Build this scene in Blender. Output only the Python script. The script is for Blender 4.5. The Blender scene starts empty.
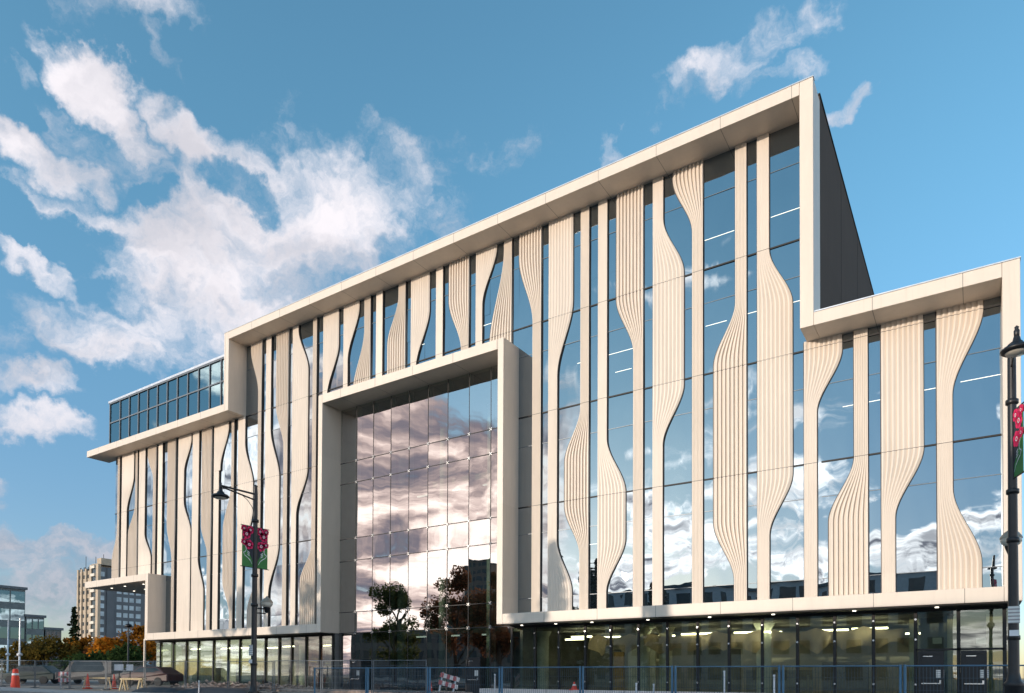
import bpy, bmesh, math, random
from mathutils import Vector, Matrix
rnd = random.Random(7)
C = bpy.context.scene
COL = C.collection
R = math.radians

# ------------------------------------------------------------------ helpers
class MB:
    """collects boxes, prisms, tubes and lathes; build() links them as one mesh object"""
    def __init__(s): s.v = []; s.f = []; s.m = []; s.sm = []
    def add(s, vs, fs, mi=0, smooth=False):
        o = len(s.v); s.v += [tuple(p) for p in vs]
        for f in fs:
            s.f.append([i + o for i in f]); s.m.append(mi); s.sm.append(smooth)
        return s
    def box(s, x0, x1, y0, y1, z0, z1, mi=0):
        v = [(x0,y0,z0),(x1,y0,z0),(x1,y1,z0),(x0,y1,z0),(x0,y0,z1),(x1,y0,z1),(x1,y1,z1),(x0,y1,z1)]
        return s.add(v, [(0,3,2,1),(4,5,6,7),(0,1,5,4),(1,2,6,5),(2,3,7,6),(3,0,4,7)], mi)
    def obox(s, c, size, rz=0, ry=0, rx=0, mi=0):
        m = Matrix.Translation(c) @ Matrix.Rotation(rz,4,'Z') @ Matrix.Rotation(ry,4,'Y') @ Matrix.Rotation(rx,4,'X')
        a,b,d = [q/2 for q in size]
        v = [m @ Vector(p) for p in [(-a,-b,-d),(a,-b,-d),(a,b,-d),(-a,b,-d),(-a,-b,d),(a,-b,d),(a,b,d),(-a,b,d)]]
        return s.add(v, [(0,3,2,1),(4,5,6,7),(0,1,5,4),(1,2,6,5),(2,3,7,6),(3,0,4,7)], mi)
    def tube(s, p, q, r, r2=None, n=10, mi=0, caps=True):
        p, q = Vector(p), Vector(q); r2 = r if r2 is None else r2
        d = (q-p).normalized(); a = d.orthogonal().normalized(); b = d.cross(a)
        v = [p+(a*math.cos(t)+b*math.sin(t))*r for t in [2*math.pi*i/n for i in range(n)]]
        v += [q+(a*math.cos(t)+b*math.sin(t))*r2 for t in [2*math.pi*i/n for i in range(n)]]
        s.add(v, [(i,(i+1)%n,n+(i+1)%n,n+i) for i in range(n)], mi, True)
        if caps: s.add(v, [tuple(range(n-1,-1,-1)), tuple(range(n,2*n))], mi)
        return s
    def path(s, pts, r, n=8, mi=0):
        for a, b in zip(pts[:-1], pts[1:]): s.tube(a, b, r, n=n, mi=mi)
        return s
    def lathe(s, c, prof, n=18, mi=0):
        c = Vector(c); v = []
        for r, z in prof:
            for i in range(n):
                t = 2*math.pi*i/n; v.append(c+Vector((r*math.cos(t), r*math.sin(t), z)))
        f = []
        for k in range(len(prof)-1):
            for i in range(n):
                f.append((k*n+i, k*n+(i+1)%n, (k+1)*n+(i+1)%n, (k+1)*n+i))
        return s.add(v, f, mi, True)
    def build(s, name, mats, parent=None, loc=None, bevel=0):
        me = bpy.data.meshes.new(name); me.from_pydata(s.v, [], s.f)
        if not isinstance(mats, (list, tuple)): mats = [mats]
        for m in mats: me.materials.append(m)
        me.polygons.foreach_set('material_index', s.m); me.polygons.foreach_set('use_smooth', s.sm); me.update()
        o = bpy.data.objects.new(name, me); COL.objects.link(o)
        if parent: o.parent = parent
        if loc: o.location = loc
        if bevel:
            b = o.modifiers.new('edge', 'BEVEL'); b.width = bevel; b.segments = 2; b.limit_method = 'ANGLE'
        return o
def tag(o, label=None, cat=None, group=None, kind=None):
    if label: o['label'] = label
    if cat: o['category'] = cat
    if group: o['group'] = group
    if kind: o['kind'] = kind
    return o
def thing(name, label, cat, loc=(0,0,0), rz=0, group=None):
    o = bpy.data.objects.new(name, None); COL.objects.link(o); o.empty_display_size = .3
    o.location = loc; o.rotation_euler = (0,0,rz)
    return tag(o, label, cat, group)
def kids(o): return [c for c in bpy.data.objects if c.parent == o]
def dup(root, loc=None, rz=None, label=None, parent=None):
    r = root.copy(); COL.objects.link(r)
    if loc is not None: r.location = loc
    if rz is not None: r.rotation_euler = (0,0,rz)
    if label: r['label'] = label
    if parent: r.parent = parent
    for ch in kids(root): dup(ch, parent=r)
    return r
def ss(t):
    t = max(0., min(1., t)); return t*t*(3-2*t)

# ------------------------------------------------------------------ materials
def newmat(name):
    m = bpy.data.materials.new(name); m.use_nodes = True; nt = m.node_tree
    return m, nt, nt.nodes, nt.links, nt.nodes['Principled BSDF']
def N(nt, t, **kw):
    n = nt.nodes.new(t)
    for k, v in kw.items(): setattr(n, k, v)
    return n
def noise(nt, scale, detail=4, vec=None, rough=.6):
    n = N(nt, 'ShaderNodeTexNoise'); n.inputs['Scale'].default_value = scale; n.inputs['Detail'].default_value = detail
    n.inputs['Roughness'].default_value = rough
    if vec is not None: nt.links.new(vec, n.inputs['Vector'])
    return n.outputs['Fac']
def math_(nt, op, a, b=None, clamp=False):
    n = N(nt, 'ShaderNodeMath', operation=op, use_clamp=clamp)
    for i, q in enumerate((a, b)):
        if q is None: continue
        if isinstance(q, (int, float)): n.inputs[i].default_value = q
        else: nt.links.new(q, n.inputs[i])
    return n.outputs[0]
def mixc(nt, fac, a, b, mode='MIX'):
    n = N(nt, 'ShaderNodeMix', data_type='RGBA', blend_type=mode)
    for i, q in ((0, fac), (6, a), (7, b)):
        if isinstance(q, (int, float)): n.inputs[i].default_value = q
        elif isinstance(q, (tuple, list)): n.inputs[i].default_value = (*q[:3], 1)
        else: nt.links.new(q, n.inputs[i])
    return n.outputs[2]
def ramp(nt, fac, stops):
    n = N(nt, 'ShaderNodeValToRGB'); e = n.color_ramp.elements
    while len(e) < len(stops): e.new(.5)
    for el, (p, c) in zip(e, stops): el.position = p; el.color = (*c, 1)
    nt.links.new(fac, n.inputs[0]); return n.outputs[0]
def objco(nt): return N(nt, 'ShaderNodeNewGeometry').outputs['Position']
def stretch(nt, vec, s):
    n = N(nt, 'ShaderNodeVectorMath', operation='MULTIPLY'); nt.links.new(vec, n.inputs[0]); n.inputs[1].default_value = s
    return n.outputs[0]
def simple(name, col, rough=.6, metal=0, var=.12, scale=3., bump=0, bscale=30):
    m, nt, nd, lk, p = newmat(name)
    co = objco(nt)
    f = noise(nt, scale, 5, co)
    a = tuple(c*(1-var) for c in col); b = tuple(min(1, c*(1+var)) for c in col)
    lk.new(ramp(nt, f, [(.3, a), (.7, b)]), p.inputs['Base Color'])
    p.inputs['Roughness'].default_value = rough; p.inputs['Metallic'].default_value = metal
    if bump:
        bn = N(nt, 'ShaderNodeBump'); bn.inputs['Strength'].default_value = bump; bn.inputs['Distance'].default_value = .02
        lk.new(noise(nt, bscale, 4, co), bn.inputs['Height']); lk.new(bn.outputs[0], p.inputs['Normal'])
    return m
def emis(name, col, s):
    m, nt, nd, lk, p = newmat(name); p.inputs['Base Color'].default_value = (*col, 1)
    p.inputs['Emission Color'].default_value = (*col, 1); p.inputs['Emission Strength'].default_value = s; return m

def panel_mat(name, col, joint=0., offs=0., rough=.42):
    """coated metal cassette panels: faint tone change from panel to panel, streaks, fine open joints"""
    m, nt, nd, lk, p = newmat(name)
    co = objco(nt)
    sep = N(nt, 'ShaderNodeSeparateXYZ'); lk.new(co, sep.inputs[0])
    f = noise(nt, 1.2, 6, stretch(nt, co, (1.4, 1.4, .35)))
    c = ramp(nt, f, [(.25, tuple(q*.93 for q in col)), (.75, tuple(min(1, q*1.05) for q in col))])
    fine = noise(nt, 14, 3, stretch(nt, co, (1, 1, .15)))
    c = mixc(nt, math_(nt, 'MULTIPLY', fine, .16), c, tuple(q*.72 for q in col))
    if joint:
        cell = math_(nt, 'FLOOR', math_(nt, 'DIVIDE', math_(nt, 'ADD', sep.outputs[0], offs), joint))
        w = N(nt, 'ShaderNodeTexWhiteNoise', noise_dimensions='1D'); lk.new(cell, w.inputs['W'])
        c = mixc(nt, math_(nt, 'MULTIPLY', w.outputs['Value'], .10), c, tuple(q*.8 for q in col))
        fr = math_(nt, 'FRACT', math_(nt, 'DIVIDE', math_(nt, 'ADD', sep.outputs[0], offs), joint))
        c = mixc(nt, math_(nt, 'LESS_THAN', fr, .028/joint), c, tuple(q*.33 for q in col))
    oi = N(nt,'ShaderNodeObjectInfo'); cz = math_(nt,'FLOOR', math_(nt,'DIVIDE', math_(nt,'SUBTRACT', sep.outputs[2], .88), 5.03))
    w2 = N(nt,'ShaderNodeTexWhiteNoise', noise_dimensions='1D'); lk.new(math_(nt,'ADD', math_(nt,'MULTIPLY', oi.outputs['Random'], 91.), cz), w2.inputs['W'])
    c = mixc(nt, math_(nt,'MULTIPLY', w2.outputs['Value'], .20), c, tuple(q*v for q,v in zip(col,(.74,.73,.71))))
    stk = noise(nt, 1., 5, stretch(nt, co, (5.5,5.5,.22)), .7)
    sf = N(nt,'ShaderNodeMapRange'); lk.new(stk, sf.inputs[0]); sf.inputs[1].default_value = .56; sf.inputs[2].default_value = .78; sf.inputs[4].default_value = .30
    c = mixc(nt, sf.outputs[0], c, tuple(q*v for q,v in zip(col,(.62,.60,.58))))
    lk.new(c, p.inputs['Base Color']); p.inputs['Roughness'].default_value = rough; p.inputs['Metallic'].default_value = .0
    p.inputs['Specular IOR Level'].default_value = .35 if rough < .8 else .12
    b = N(nt, 'ShaderNodeBump'); b.inputs['Strength'].default_value = .06; b.inputs['Distance'].default_value = .05
    lk.new(noise(nt, 2.2, 2, co), b.inputs['Height']); lk.new(b.outputs[0], p.inputs['Normal'])
    return m

def glass_mat(name, tint, refl, dark, fac, warp=.35, see=None, wscale=(.9,.9,.32), seetint=(.62,.74,.66), fk=1.):
    """coated facade glass: mirror coat over either a dark room (see None) or a view through"""
    m, nt, nd, lk, p = newmat(name); nd.remove(p)
    out = nd['Material Output']; co = objco(nt)
    g = N(nt, 'ShaderNodeBsdfGlossy'); g.inputs['Color'].default_value = (*tint, 1); g.inputs['Roughness'].default_value = .0
    b = N(nt, 'ShaderNodeBump'); b.inputs['Strength'].default_value = warp; b.inputs['Distance'].default_value = .03
    lk.new(noise(nt, 1., 1.2, stretch(nt, co, wscale), .40), b.inputs['Height']); lk.new(b.outputs[0], g.inputs['Normal'])
    if see is None:
        u = N(nt, 'ShaderNodeBsdfDiffuse'); lk.new(ramp(nt, noise(nt, .6, 3, co), [(.35, tuple(q*.6 for q in dark)), (.7, tuple(q*1.5 for q in dark))]), u.inputs['Color'])
    else:
        u = N(nt, 'ShaderNodeBsdfTransparent'); u.inputs['Color'].default_value = (*seetint, 1)
    lw = N(nt, 'ShaderNodeFresnel'); lw.inputs['IOR'].default_value = 1.5
    k = math_(nt, 'ADD', math_(nt, 'MULTIPLY', lw.outputs[0], (1-fac)*fk), fac, True)
    mx = N(nt, 'ShaderNodeMixShader'); lk.new(k, mx.inputs[0]); lk.new(u.outputs[0], mx.inputs[1]); lk.new(g.outputs[0], mx.inputs[2])
    lk.new(mx.outputs[0], out.inputs['Surface'])
    return m

PAN = (.715,.63,.54)
M = {}
M['panel'] = panel_mat('cream_metal_panel', PAN, 3.05, .4)
M['fin'] = panel_mat('cream_fluted_panel', PAN)
M['bronze'] = simple('dark_bronze_metal', (.062,.052,.047), .6)
M['black'] = simple('black_metal', (.006,.006,.007), .6)
M['lampblack'] = simple('black_paint', (.016,.016,.018), .38, .2, bump=.05)
M['alu'] = simple('light_aluminium', (.55,.57,.6), .35, .6)
M['transom'] = simple('grey_transom', (.13,.15,.17), .4, .3)
M['glass'] = glass_mat('blue_mirror_glass', (.455,.515,.555), 1, (.012,.02,.026), .62, .40, wscale=(.95,.95,.36))
M['bayglass'] = glass_mat('atrium_glass', (.90,.88,.88), 1, None, .50, .16, see=True, wscale=(.8,.8,.5), seetint=(.55,.68,.60))
M['gfglass'] = glass_mat('clear_storefront_glass', (.9,.95,.95), 1, None, .07, .08, see=True, seetint=(.80,.83,.77), fk=.34)
M['pentglass'] = glass_mat('teal_penthouse_glass', (.46,.60,.62), 1, None, .40, .10, see=True, seetint=(.38,.55,.56))
M['dblack'] = simple('door_black', (.008,.009,.012), .5)
M['wallmetal'] = panel_mat('charcoal_wall_panel', (.10,.079,.066), 0, 0, .9)
M['core'] = simple('grey_core', (.16,.16,.16), .8)
M['ceil'] = simple('dark_ceiling', (.20,.20,.17), .8)
M['intwall'] = simple('interior_wall', (.42,.41,.34), .8, var=.3, scale=.5)
M['intdark'] = simple('interior_dark', (.20,.21,.19), .8, var=.4, scale=.7)
M['column'] = simple('pale_green_column', (.58,.62,.54), .7, var=.1)
M['yellowcol'] = simple('primed_yellow_column', (.55,.53,.36), .7, var=.1)
M['ochre'] = simple('ochre_board', (.34,.22,.06), .7, var=.25)
M['floor'] = simple('screed_floor', (.22,.21,.19), .8)
M['tube'] = emis('fluorescent_tube', (1.,.93,.62), 5.5)
M['glowsoft'] = emis('office_light_glow', (.95,1.,.92), .55)
M['spot'] = emis('soffit_spot', (1.,.93,.78), 2.)
M['redwall'] = simple('red_brown_partition', (.20,.075,.045), .8, var=.2)
# ------------------------------------------------------------------ the building
# facade runs along X (metres), ribbon frame face at Y=0, glass line at Y=1.7
GY = 1.535; FY = 1.4
Bd = thing('academic_building', 'long five storey building with a cream ribbon frame and wavy fluted fins over mirror glass', 'building', (-28, 0, .6))
def bp(mb, name, mats, **kw):
    o = mb.build(name, mats, **kw); o.parent = Bd; o.matrix_parent_inverse = Matrix.Translation((28, 0, -.6)); return o
def sp(mb, name, mats, par, **kw):
    o = mb.build(name, mats, **kw); o.parent = par; o.matrix_parent_inverse = Matrix.Translation((28, 0, -.6)) @ Matrix.Identity(4); return o
def sub(mb, name, mats, par, **kw):
    o = mb.build(name, mats, **kw); o.parent = par; return o     # par sits at the world origin

ZT0, ZT1 = 26.32, 26.86; ZL0, ZL1 = 21.05, 21.6; ZR0, ZR1 = 16.33, 16.87; ZB0, ZB1 = 4.42, 4.97; ZY0, ZY1 = 19.42, 19.98; ZC0, ZC1 = 9.3, 9.86
D0 = 1.95
fr = lambda x0,x1,z0,z1,n,y0=0.,y1=D0: bp(MB().box(x0,x1,y0,y1,z0,z1), n, M['panel'], bevel=.018)
g = .006
fr(-45.75+g, -6.17-g, ZT0, ZT1, 'frame_band')
fr(-46.3, -45.75, ZL0, ZT1, 'frame_post')
fr(-66.46, -46.3-g, ZL0, ZL1, 'frame_band')
fr(-6.17, -5.63, ZR0, ZT1, 'frame_post', y1=1.5)
fr(-5.63+g, .83-g, ZR0, ZR1, 'frame_band')
fr(.83, 1.37, ZB0, ZR1, 'frame_post', y1=1.55)
fr(-21.3+g, .83-g, ZB0, ZB1, 'frame_band')
fr(-21.68, -21.3, ZB0, ZY1, 'frame_post', y1=1.69)
fr(-35.62+g, -21.68-g, ZY0, ZY1, 'frame_band')
fr(-36.0, -35.62, ZB0, ZY1, 'frame_post', y1=1.69)
fr(-56.18+g, -36.0-g, ZB0, ZB1, 'frame_band')
fr(-56.58, -56.18, ZB0-.02, ZC1, 'frame_post', y1=1.69)
fr(-66.46, -56.58-g, ZC0, ZC1, 'canopy_slab', y1=12.)
# slim metal coping along the roof edges
bp(MB().box(-46.32,-5.61,-.02,.28,ZT1+.004,ZT1+.05), 'coping', M['alu'])
bp(MB().box(-5.6,1.39,-.02,.28,ZR1+.004,ZR1+.05), 'coping', M['alu'])

# the dark masses behind the skin: floors, roofs, rear and side walls
mb = MB()
mb.box(-45.7,-6.0, 2.6,21.2, 20.2,26.3); mb.box(-64.4,-6.0, 2.6,20.9, 10.0,21.0)
mb.box(-55.9,-36.1, 2.6,20.8, 4.6,9.98); mb.box(-21.2,-6.0, 2.6,20.8, 4.6,9.98); mb.box(-6.0,.8, 2.6,20.5, 4.6,16.3)
# leave the atrium open: handled by its own room below
core_cut = [(-36.05,-21.25)]
mb2 = MB()
for x0,x1,z0,z1,y1 in ((-45.7,-36.05,20.2,26.3,21.2),(-21.25,-6.0,20.2,26.3,21.2),(-36.05,-21.25,20.0,26.28,21.1),(-64.4,-36.05,10.0,20.98,20.9),(-21.25,-6.0,10.0,20.18,20.9),
                    (-55.9,-36.05,4.6,9.98,20.8),(-21.25,-6.0,4.6,9.98,20.7),(-5.98,.8,4.6,16.3,20.5)):
    mb2.box(x0,x1,2.6,y1,z0,z1)
bp(mb2, 'core', M['core'])
bp(MB().box(-46.28,-5.66,1.97,21.3,26.34,26.8), 'roof', M['wallmetal'])
bp(MB().box(-5.62,1.3,1.97,20.6,16.36,16.8), 'roof', M['wallmetal'])
w = MB().box(-6.0,-5.64,1.502,21.34,16.81,27.12)
for y in (7.3,13.1,18.9): w.box(-5.639,-5.63,y,y+.006,16.9,27.1,1)
bp(w, 'side_wall', [M['wallmetal'], M['black']])
bp(MB().box(-6.05,-5.6,1.45,21.36,27.124,27.18), 'coping', M['black'])
bp(MB().box(1.0,1.33,1.56,20.6,4.5,16.34), 'side_wall', M['wallmetal'])
bp(MB().box(-64.6,-64.3,1.72,20.9,9.9,21.0), 'side_wall', M['glass'])

# curtain wall: panes with their own slight tilt, one sheet per zone
def curtain(zone, us, zs):
    mb = MB()
    for a, b in zip(us[:-1], us[1:]):
        for z0, z1 in zip(zs[:-1], zs[1:]):
            tx, tz = rnd.uniform(-.009,.009)*(b-a), rnd.uniform(-.005,.005)*(z1-z0)
            y = lambda i, j: GY + tx*(i-.5) + tz*(j-.5)
            mb.add([(a,y(0,0),z0),(b,y(1,0),z0),(b,y(1,1),z1),(a,y(0,1),z1)], [(0,1,2,3)])
    bp(mb, zone, M['glass'])
FZ = [4.97, 5.9, 9.5, 10.97, 14.35, 16.0, 19.4, 21.03]
curtain('curtain_wall', [-64.45,-63.7,-62.3,-60.77,-59.86,-57.9,-56.98], [9.86]+FZ[3:7]+[21.05])
curtain('curtain_wall', [-56.98,-55.1,-53.1,-51.6,-50.1,-48.3,-47.2,-46.1], FZ+[21.05])
curtain('curtain_wall', [-46.1,-44.0,-42.9,-41.0,-39.9,-38.0,-36.0], FZ+[22.46,24.5,26.33])
curtain('curtain_wall', [-36.0,-35.0,-33.0,-32.0,-30.0,-28.2,-27.0,-25.0,-23.3,-21.3], [19.98,21.03,22.46,24.5,26.33])
curtain('curtain_wall', [-21.3,-20.0,-18.8,-17.1,-16.1,-14.0,-12.9,-11.0,-9.0,-8.0,-6.15], FZ+[22.46,24.5,26.33])
curtain('curtain_wall', [-6.15,-5.9,-4.0,-2.9,-.9,.84], FZ[:6]+[16.34])
def trans(x0, x1, z, dark):
    h = .032 if dark else .014
    bp(MB().box(x0,x1,GY-.045 if dark else GY-.02,GY-.006,z-h,z+h), 'transom', M['black'] if dark else M['transom'])
for x0,x1,zmin,zmax in ((-64.45,-56.98,9.9,21),(-56.98,-46.32,5,21),(-45.74,-36.02,5,26.2),(-35.98,-21.32,20,26.2),(-21.28,-6.18,5,26.2),(-5.6,.82,5,16.3)):
    for z in (10.97,16.0,21.03):
        if zmin < z < zmax: trans(x0, x1, z, True)
    for z in (5.9,9.45,14.33,19.4,24.5):
        if zmin < z < zmax: trans(x0, x1, z, False)
# short glowing strips on the outer glass face, standing in for lines of light
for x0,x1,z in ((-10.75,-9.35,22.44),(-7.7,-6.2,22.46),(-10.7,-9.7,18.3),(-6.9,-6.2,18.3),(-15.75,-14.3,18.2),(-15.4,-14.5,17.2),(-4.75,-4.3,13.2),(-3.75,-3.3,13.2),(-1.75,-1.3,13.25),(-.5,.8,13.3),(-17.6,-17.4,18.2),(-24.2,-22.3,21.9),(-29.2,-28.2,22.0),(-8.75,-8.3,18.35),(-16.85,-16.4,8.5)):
    bp(MB().box(x0,x1,GY-.022,GY-.008,z-.010,z+.010), 'light_line', M['glowsoft'])

FINS = [
('left', 'A', [-63.89, (14.48, 11.71, -64.78)], [-63.51]),
('left', 'B', [-63.15], [-61.28, (19.0, 15.91, -62.32)]),
('left', 'A', [-60.95, (16.33, 13.85, -62.11)], [-60.58]),
('left', 'B', [-60.32], [-59.41, (13.73, 11.5, -58.45)]),
('left', 'A', [-59.07, (20.29, 18.1, -58.14)], [-57.69]),
('left2', 'N', [-57.35], [-56.75]),
('left2', 'A', [-56.06, (14.03, 11.05, -55.25)], [-54.83]),
('left2', 'B', [-54.4], [-52.68, (20.66, 18.07, -53.61), (15.78, 13.08, -52.66)]),
('left2', 'B', [-52.4], [-51.57, (10.88, 8.14, -50.82)]),
('left2', 'A', [-51.25, (13.47, 11.01, -50.35)], [-49.87]),
('left2', 'B', [-49.53], [-47.75, (20.75, 17.68, -48.73), (17.45, 17.4, -48.89)]),
('left2', 'A', [-47.34, (16.08, 12.76, -48.39), (8.9, 6.17, -47.42)], [-47.0]),
('left2', 'B', [-46.5], [-45.69, (19.07, 15.7, -44.73), (13.98, 10.22, -45.84)]),
('mid', 'A', [-45.15, (25.88, 22.54, -44.19), (9.18, 6.3, -45.35)], [-43.78]),
('mid', 'B', [-43.28], [-42.72, (19.55, 15.77, -41.75), (10.94, 7.42, -42.81)]),
('mid', 'A', [-42.23, (21.13, 17.85, -41.27)], [-40.82]),
('mid', 'B', [-40.35], [-39.77, (26.07, 22.86, -38.74), (15.99, 12.86, -39.84)]),
('mid', 'A', [-38.25, (10.59, 8.12, -39.47)], [-37.84]),
('bay', 'B', [-37.2], [-35.72, (23.95, 20.67, -36.77)]),
('bay', 'B', [-35.22], [-33.79, (25.97, 22.59, -34.81)]),
('bay', 'A', [-33.31, (24.18, 20.35, -34.39)], [-32.73]),
('bay', 'N', [-32.23], [-31.67]),
('bay', 'A', [-30.32, (25.53, 22.69, -31.31)], [-29.71]),
('bay', 'B', [-29.25], [-27.78, (24.04, 20.61, -28.82)]),
('bay', 'N', [-27.24], [-26.71]),
('bay', 'A', [-26.31, (24.1, 20.84, -25.32)], [-24.75]),
('bay', 'B', [-24.24], [-22.78, (26.23, 23.07, -23.77)]),
('bay', 'A', [-22.28, (25.78, 20.61, -23.3)], [-21.73]),
('right', 'A', [-21.29, (25.0, 21.13, -20.35)], [-19.79]),
('right', 'B', [-19.32], [-17.84, (21.61, 17.82, -18.76), (8.92, 6.07, -17.85)]),
('right', 'A', [-17.37, (15.74, 13.05, -18.34), (10.74, 7.99, -17.4)], [-16.86]),
('right', 'B', [-16.34], [-15.82, (13.87, 10.94, -14.79), (8.61, 5.95, -15.83)]),
('right', 'A', [-15.34, (20.98, 17.95, -14.37)], [-13.83]),
('right', 'B', [-13.33], [-12.79, (24.2, 21.19, -11.75), (15.78, 12.97, -12.8)]),
('right', 'A', [-12.33, (26.01, 22.99, -11.33)], [-10.8]),
('right', 'A', [-9.28, (19.0, 16.26, -10.31), (8.89, 6.09, -9.34)], [-8.76]),
('right', 'B', [-8.29], [-7.76, (21.02, 18.26, -6.77), (10.69, 8.0, -7.76)]),
('rlow', 'B', [-6.29], [-4.76, (15.7, 13.15, -5.76)]),
('rlow', 'A', [-4.3, (10.98, 8.3, -5.31)], [-3.77]),
('rlow', 'B', [-3.28], [-1.76, (10.95, 8.17, -2.78)]),
('rlow', 'B', [-1.3], [0.26, (16.05, 12.8, -0.77), (9.11, 6.1, 0.16)]),
]
JZ = (10.95, 15.98, 21.01)
def edge_at(e, z):
    u = e[0]
    for za, zb, u1 in e[1:]:          # za > zb, going down
        if z <= zb: u = u1
        elif z < za: u = u + (u1-u)*ss((za-z)/(za-zb)); break
        else: break
    return u
def fin(zone, kind, L, Rr):
    top = {'left':ZL0,'left2':ZL0,'mid':ZT0,'bay':ZT0,'right':ZT0,'rlow':ZR0}[zone]+.02
    bot = {'left':ZC1,'left2':ZB1,'mid':ZB1,'bay':ZY1,'right':ZB1,'rlow':ZB1}[zone]-.02
    wide = max(abs(Rr[0]-L[0]), max([abs(Rr[0]-q[2]) for q in L[1:]]+[abs(q[2]-L[0]) for q in Rr[1:]]+[0]))
    n = 3 if kind == 'N' else (8 if wide > 1.2 else 7)
    cuts = [bot]+[z for z in JZ if bot+.3 < z < top-.3]+[top]
    mb = MB()
    for c0, c1 in zip(cuts[:-1], cuts[1:]):
        z0 = c0+(.009 if c0 != bot else 0); z1 = c1-(.009 if c1 != top else 0)
        zs = {z0, z1}
        for e in (L, Rr):
            for za, zb, _ in e[1:]:
                for i in range(19):
                    z = zb+(za-zb)*i/18
                    if z0 < z < z1: zs.add(z)
        zs = sorted(zs); rows = []; side = []
        for z in zs:
            a, b = edge_at(L, z), edge_at(Rr, z); w = b-a
            dep = (.02+.085*max(0,min(1,(w-.45)/1.0))) * (1. if kind == 'A' else .62)
            r = []
            for k in range(n):
                lo, hi = k/n, (k+1)/n
                if kind == 'A': q = [(lo, dep), (lo+.62/n, 0), (hi-.10/n, .0), (hi, dep)]
                else: q = [(lo, dep), (lo+.07/n, 0), (lo+.4/n, 0), (hi, dep)]
                for t, d in q: r.append((a+w*t, FY+d, z))
            rows.append(r)
            e = .04
            side.append(([(a,FY+dep,z),(a+.004,FY+.108,z),(a-e,FY+.108,z),(a-e,GY-.004,z)], [(b,FY+dep,z),(b-.004,FY+.106,z),(b+e*.6,FY+.108,z),(b+e*.6,GY-.004,z)]))
        m = len(rows[0]); V = [p for r in rows for p in r]; F = []
        for j in range(len(rows)-1):
            for i in range(m-1):
                F.append((j*m+i, j*m+i+1, (j+1)*m+i+1, (j+1)*m+i))
        mb.add(V, F, 0)
        for s in (0, 1):
            V = [p for q in side for p in q[s]]; F = []
            for j in range(len(side)-1):
                for i in range(3):
                    f = (j*4+i, j*4+i+1, (j+1)*4+i+1, (j+1)*4+i); F.append(f if s else f[::-1])
            mb.add(V, F, 1)
        # closing strip behind each joint and end
        for z in (z0, z1):
            a, b = edge_at(L, z), edge_at(Rr, z)
            mb.add([(a,FY+.106,z),(b,FY+.106,z),(b,GY-.01,z),(a,GY-.01,z)], [(0,1,2,3)], 1)
    # dark board closing the seams
    for z in JZ:
        if bot+.3 < z < top-.3:
            a, b = edge_at(L, z), edge_at(Rr, z); mb.box(a+.004,b-.004,FY+.107,FY+.117,z-.05,z+.05,1)
    bp(mb, 'fluted_fin', [M['fin'], M['bronze']])
for f in FINS: fin(*f)

# penthouse glass box above the lower band
PY = .62
pent = bp(MB().box(-63.7,-46.32,PY,PY+.02,21.62,25.5), 'penthouse_glass', M['pentglass'])
mb = MB()
for u in (-63.7,-62.0,-60.5,-59.05,-57.6,-56.15,-54.72,-53.28,-51.85,-50.4,-48.95,-47.5):
    sub(MB().box(u-.05,u+.05,PY-.07,PY-.002,21.61,25.5), 'mullion', M['transom'], pent)
sub(MB().box(-63.75,-46.33,PY-.06,PY-.003,23.70,23.80), 'penthouse_transom', M['transom'], pent)
sub(MB().box(-63.75,-46.33,PY-.09,PY-.004,25.4,25.52), 'penthouse_transom', M['transom'], pent)
bp(MB().box(-63.85,-46.32,PY-.12,12,25.524,25.70), 'penthouse_roof', M['alu'])
bp(MB().box(-63.72,-63.70,PY+.03,12,21.62,25.5), 'penthouse_glass', M['pentglass'])
mb = MB().box(-63.6,-46.4,6.6,6.8,21.7,25.4).box(-63.6,-46.4,PY+.05,6.6,25.2,25.39)
bp(mb, 'penthouse_wall', M['intwall'])
bp(MB().box(-66.3,-46.35,.3,12.2,21.602,21.64), 'terrace', M['core'])
for i, u in enumerate((-62.3,-60.4,-58.2,-56.6,-55.2,-53.8,-52.3,-49.4,-47.9)):
    bp(MB().box(u,u+.75,3.2,3.32,24.25+.1*(i%3),24.85+.1*(i%2)), 'ceiling_light', M['glowsoft'])
for u in (-61,-56.6,-52,-48.5): bp(MB().tube((u,4.4,21.64),(u,4.4,25.2),.2), 'interior_column', M['intwall'])
rl = MB()
rl.path([(-63.6,1.4,26.05),(-46.4,1.4,26.05)], .018)
for u in (-63.5,-60.5,-55.7,-51.8,-49.2,-47.9): rl.box(u-.04,u+.04,1.36,1.44,25.7,26.08)
for u in (-55.7,-49.2): rl.box(u-.14,u+.14,1.3,1.5,26.05,26.25)
bp(rl, 'roof_railing', M['alu'])

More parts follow.
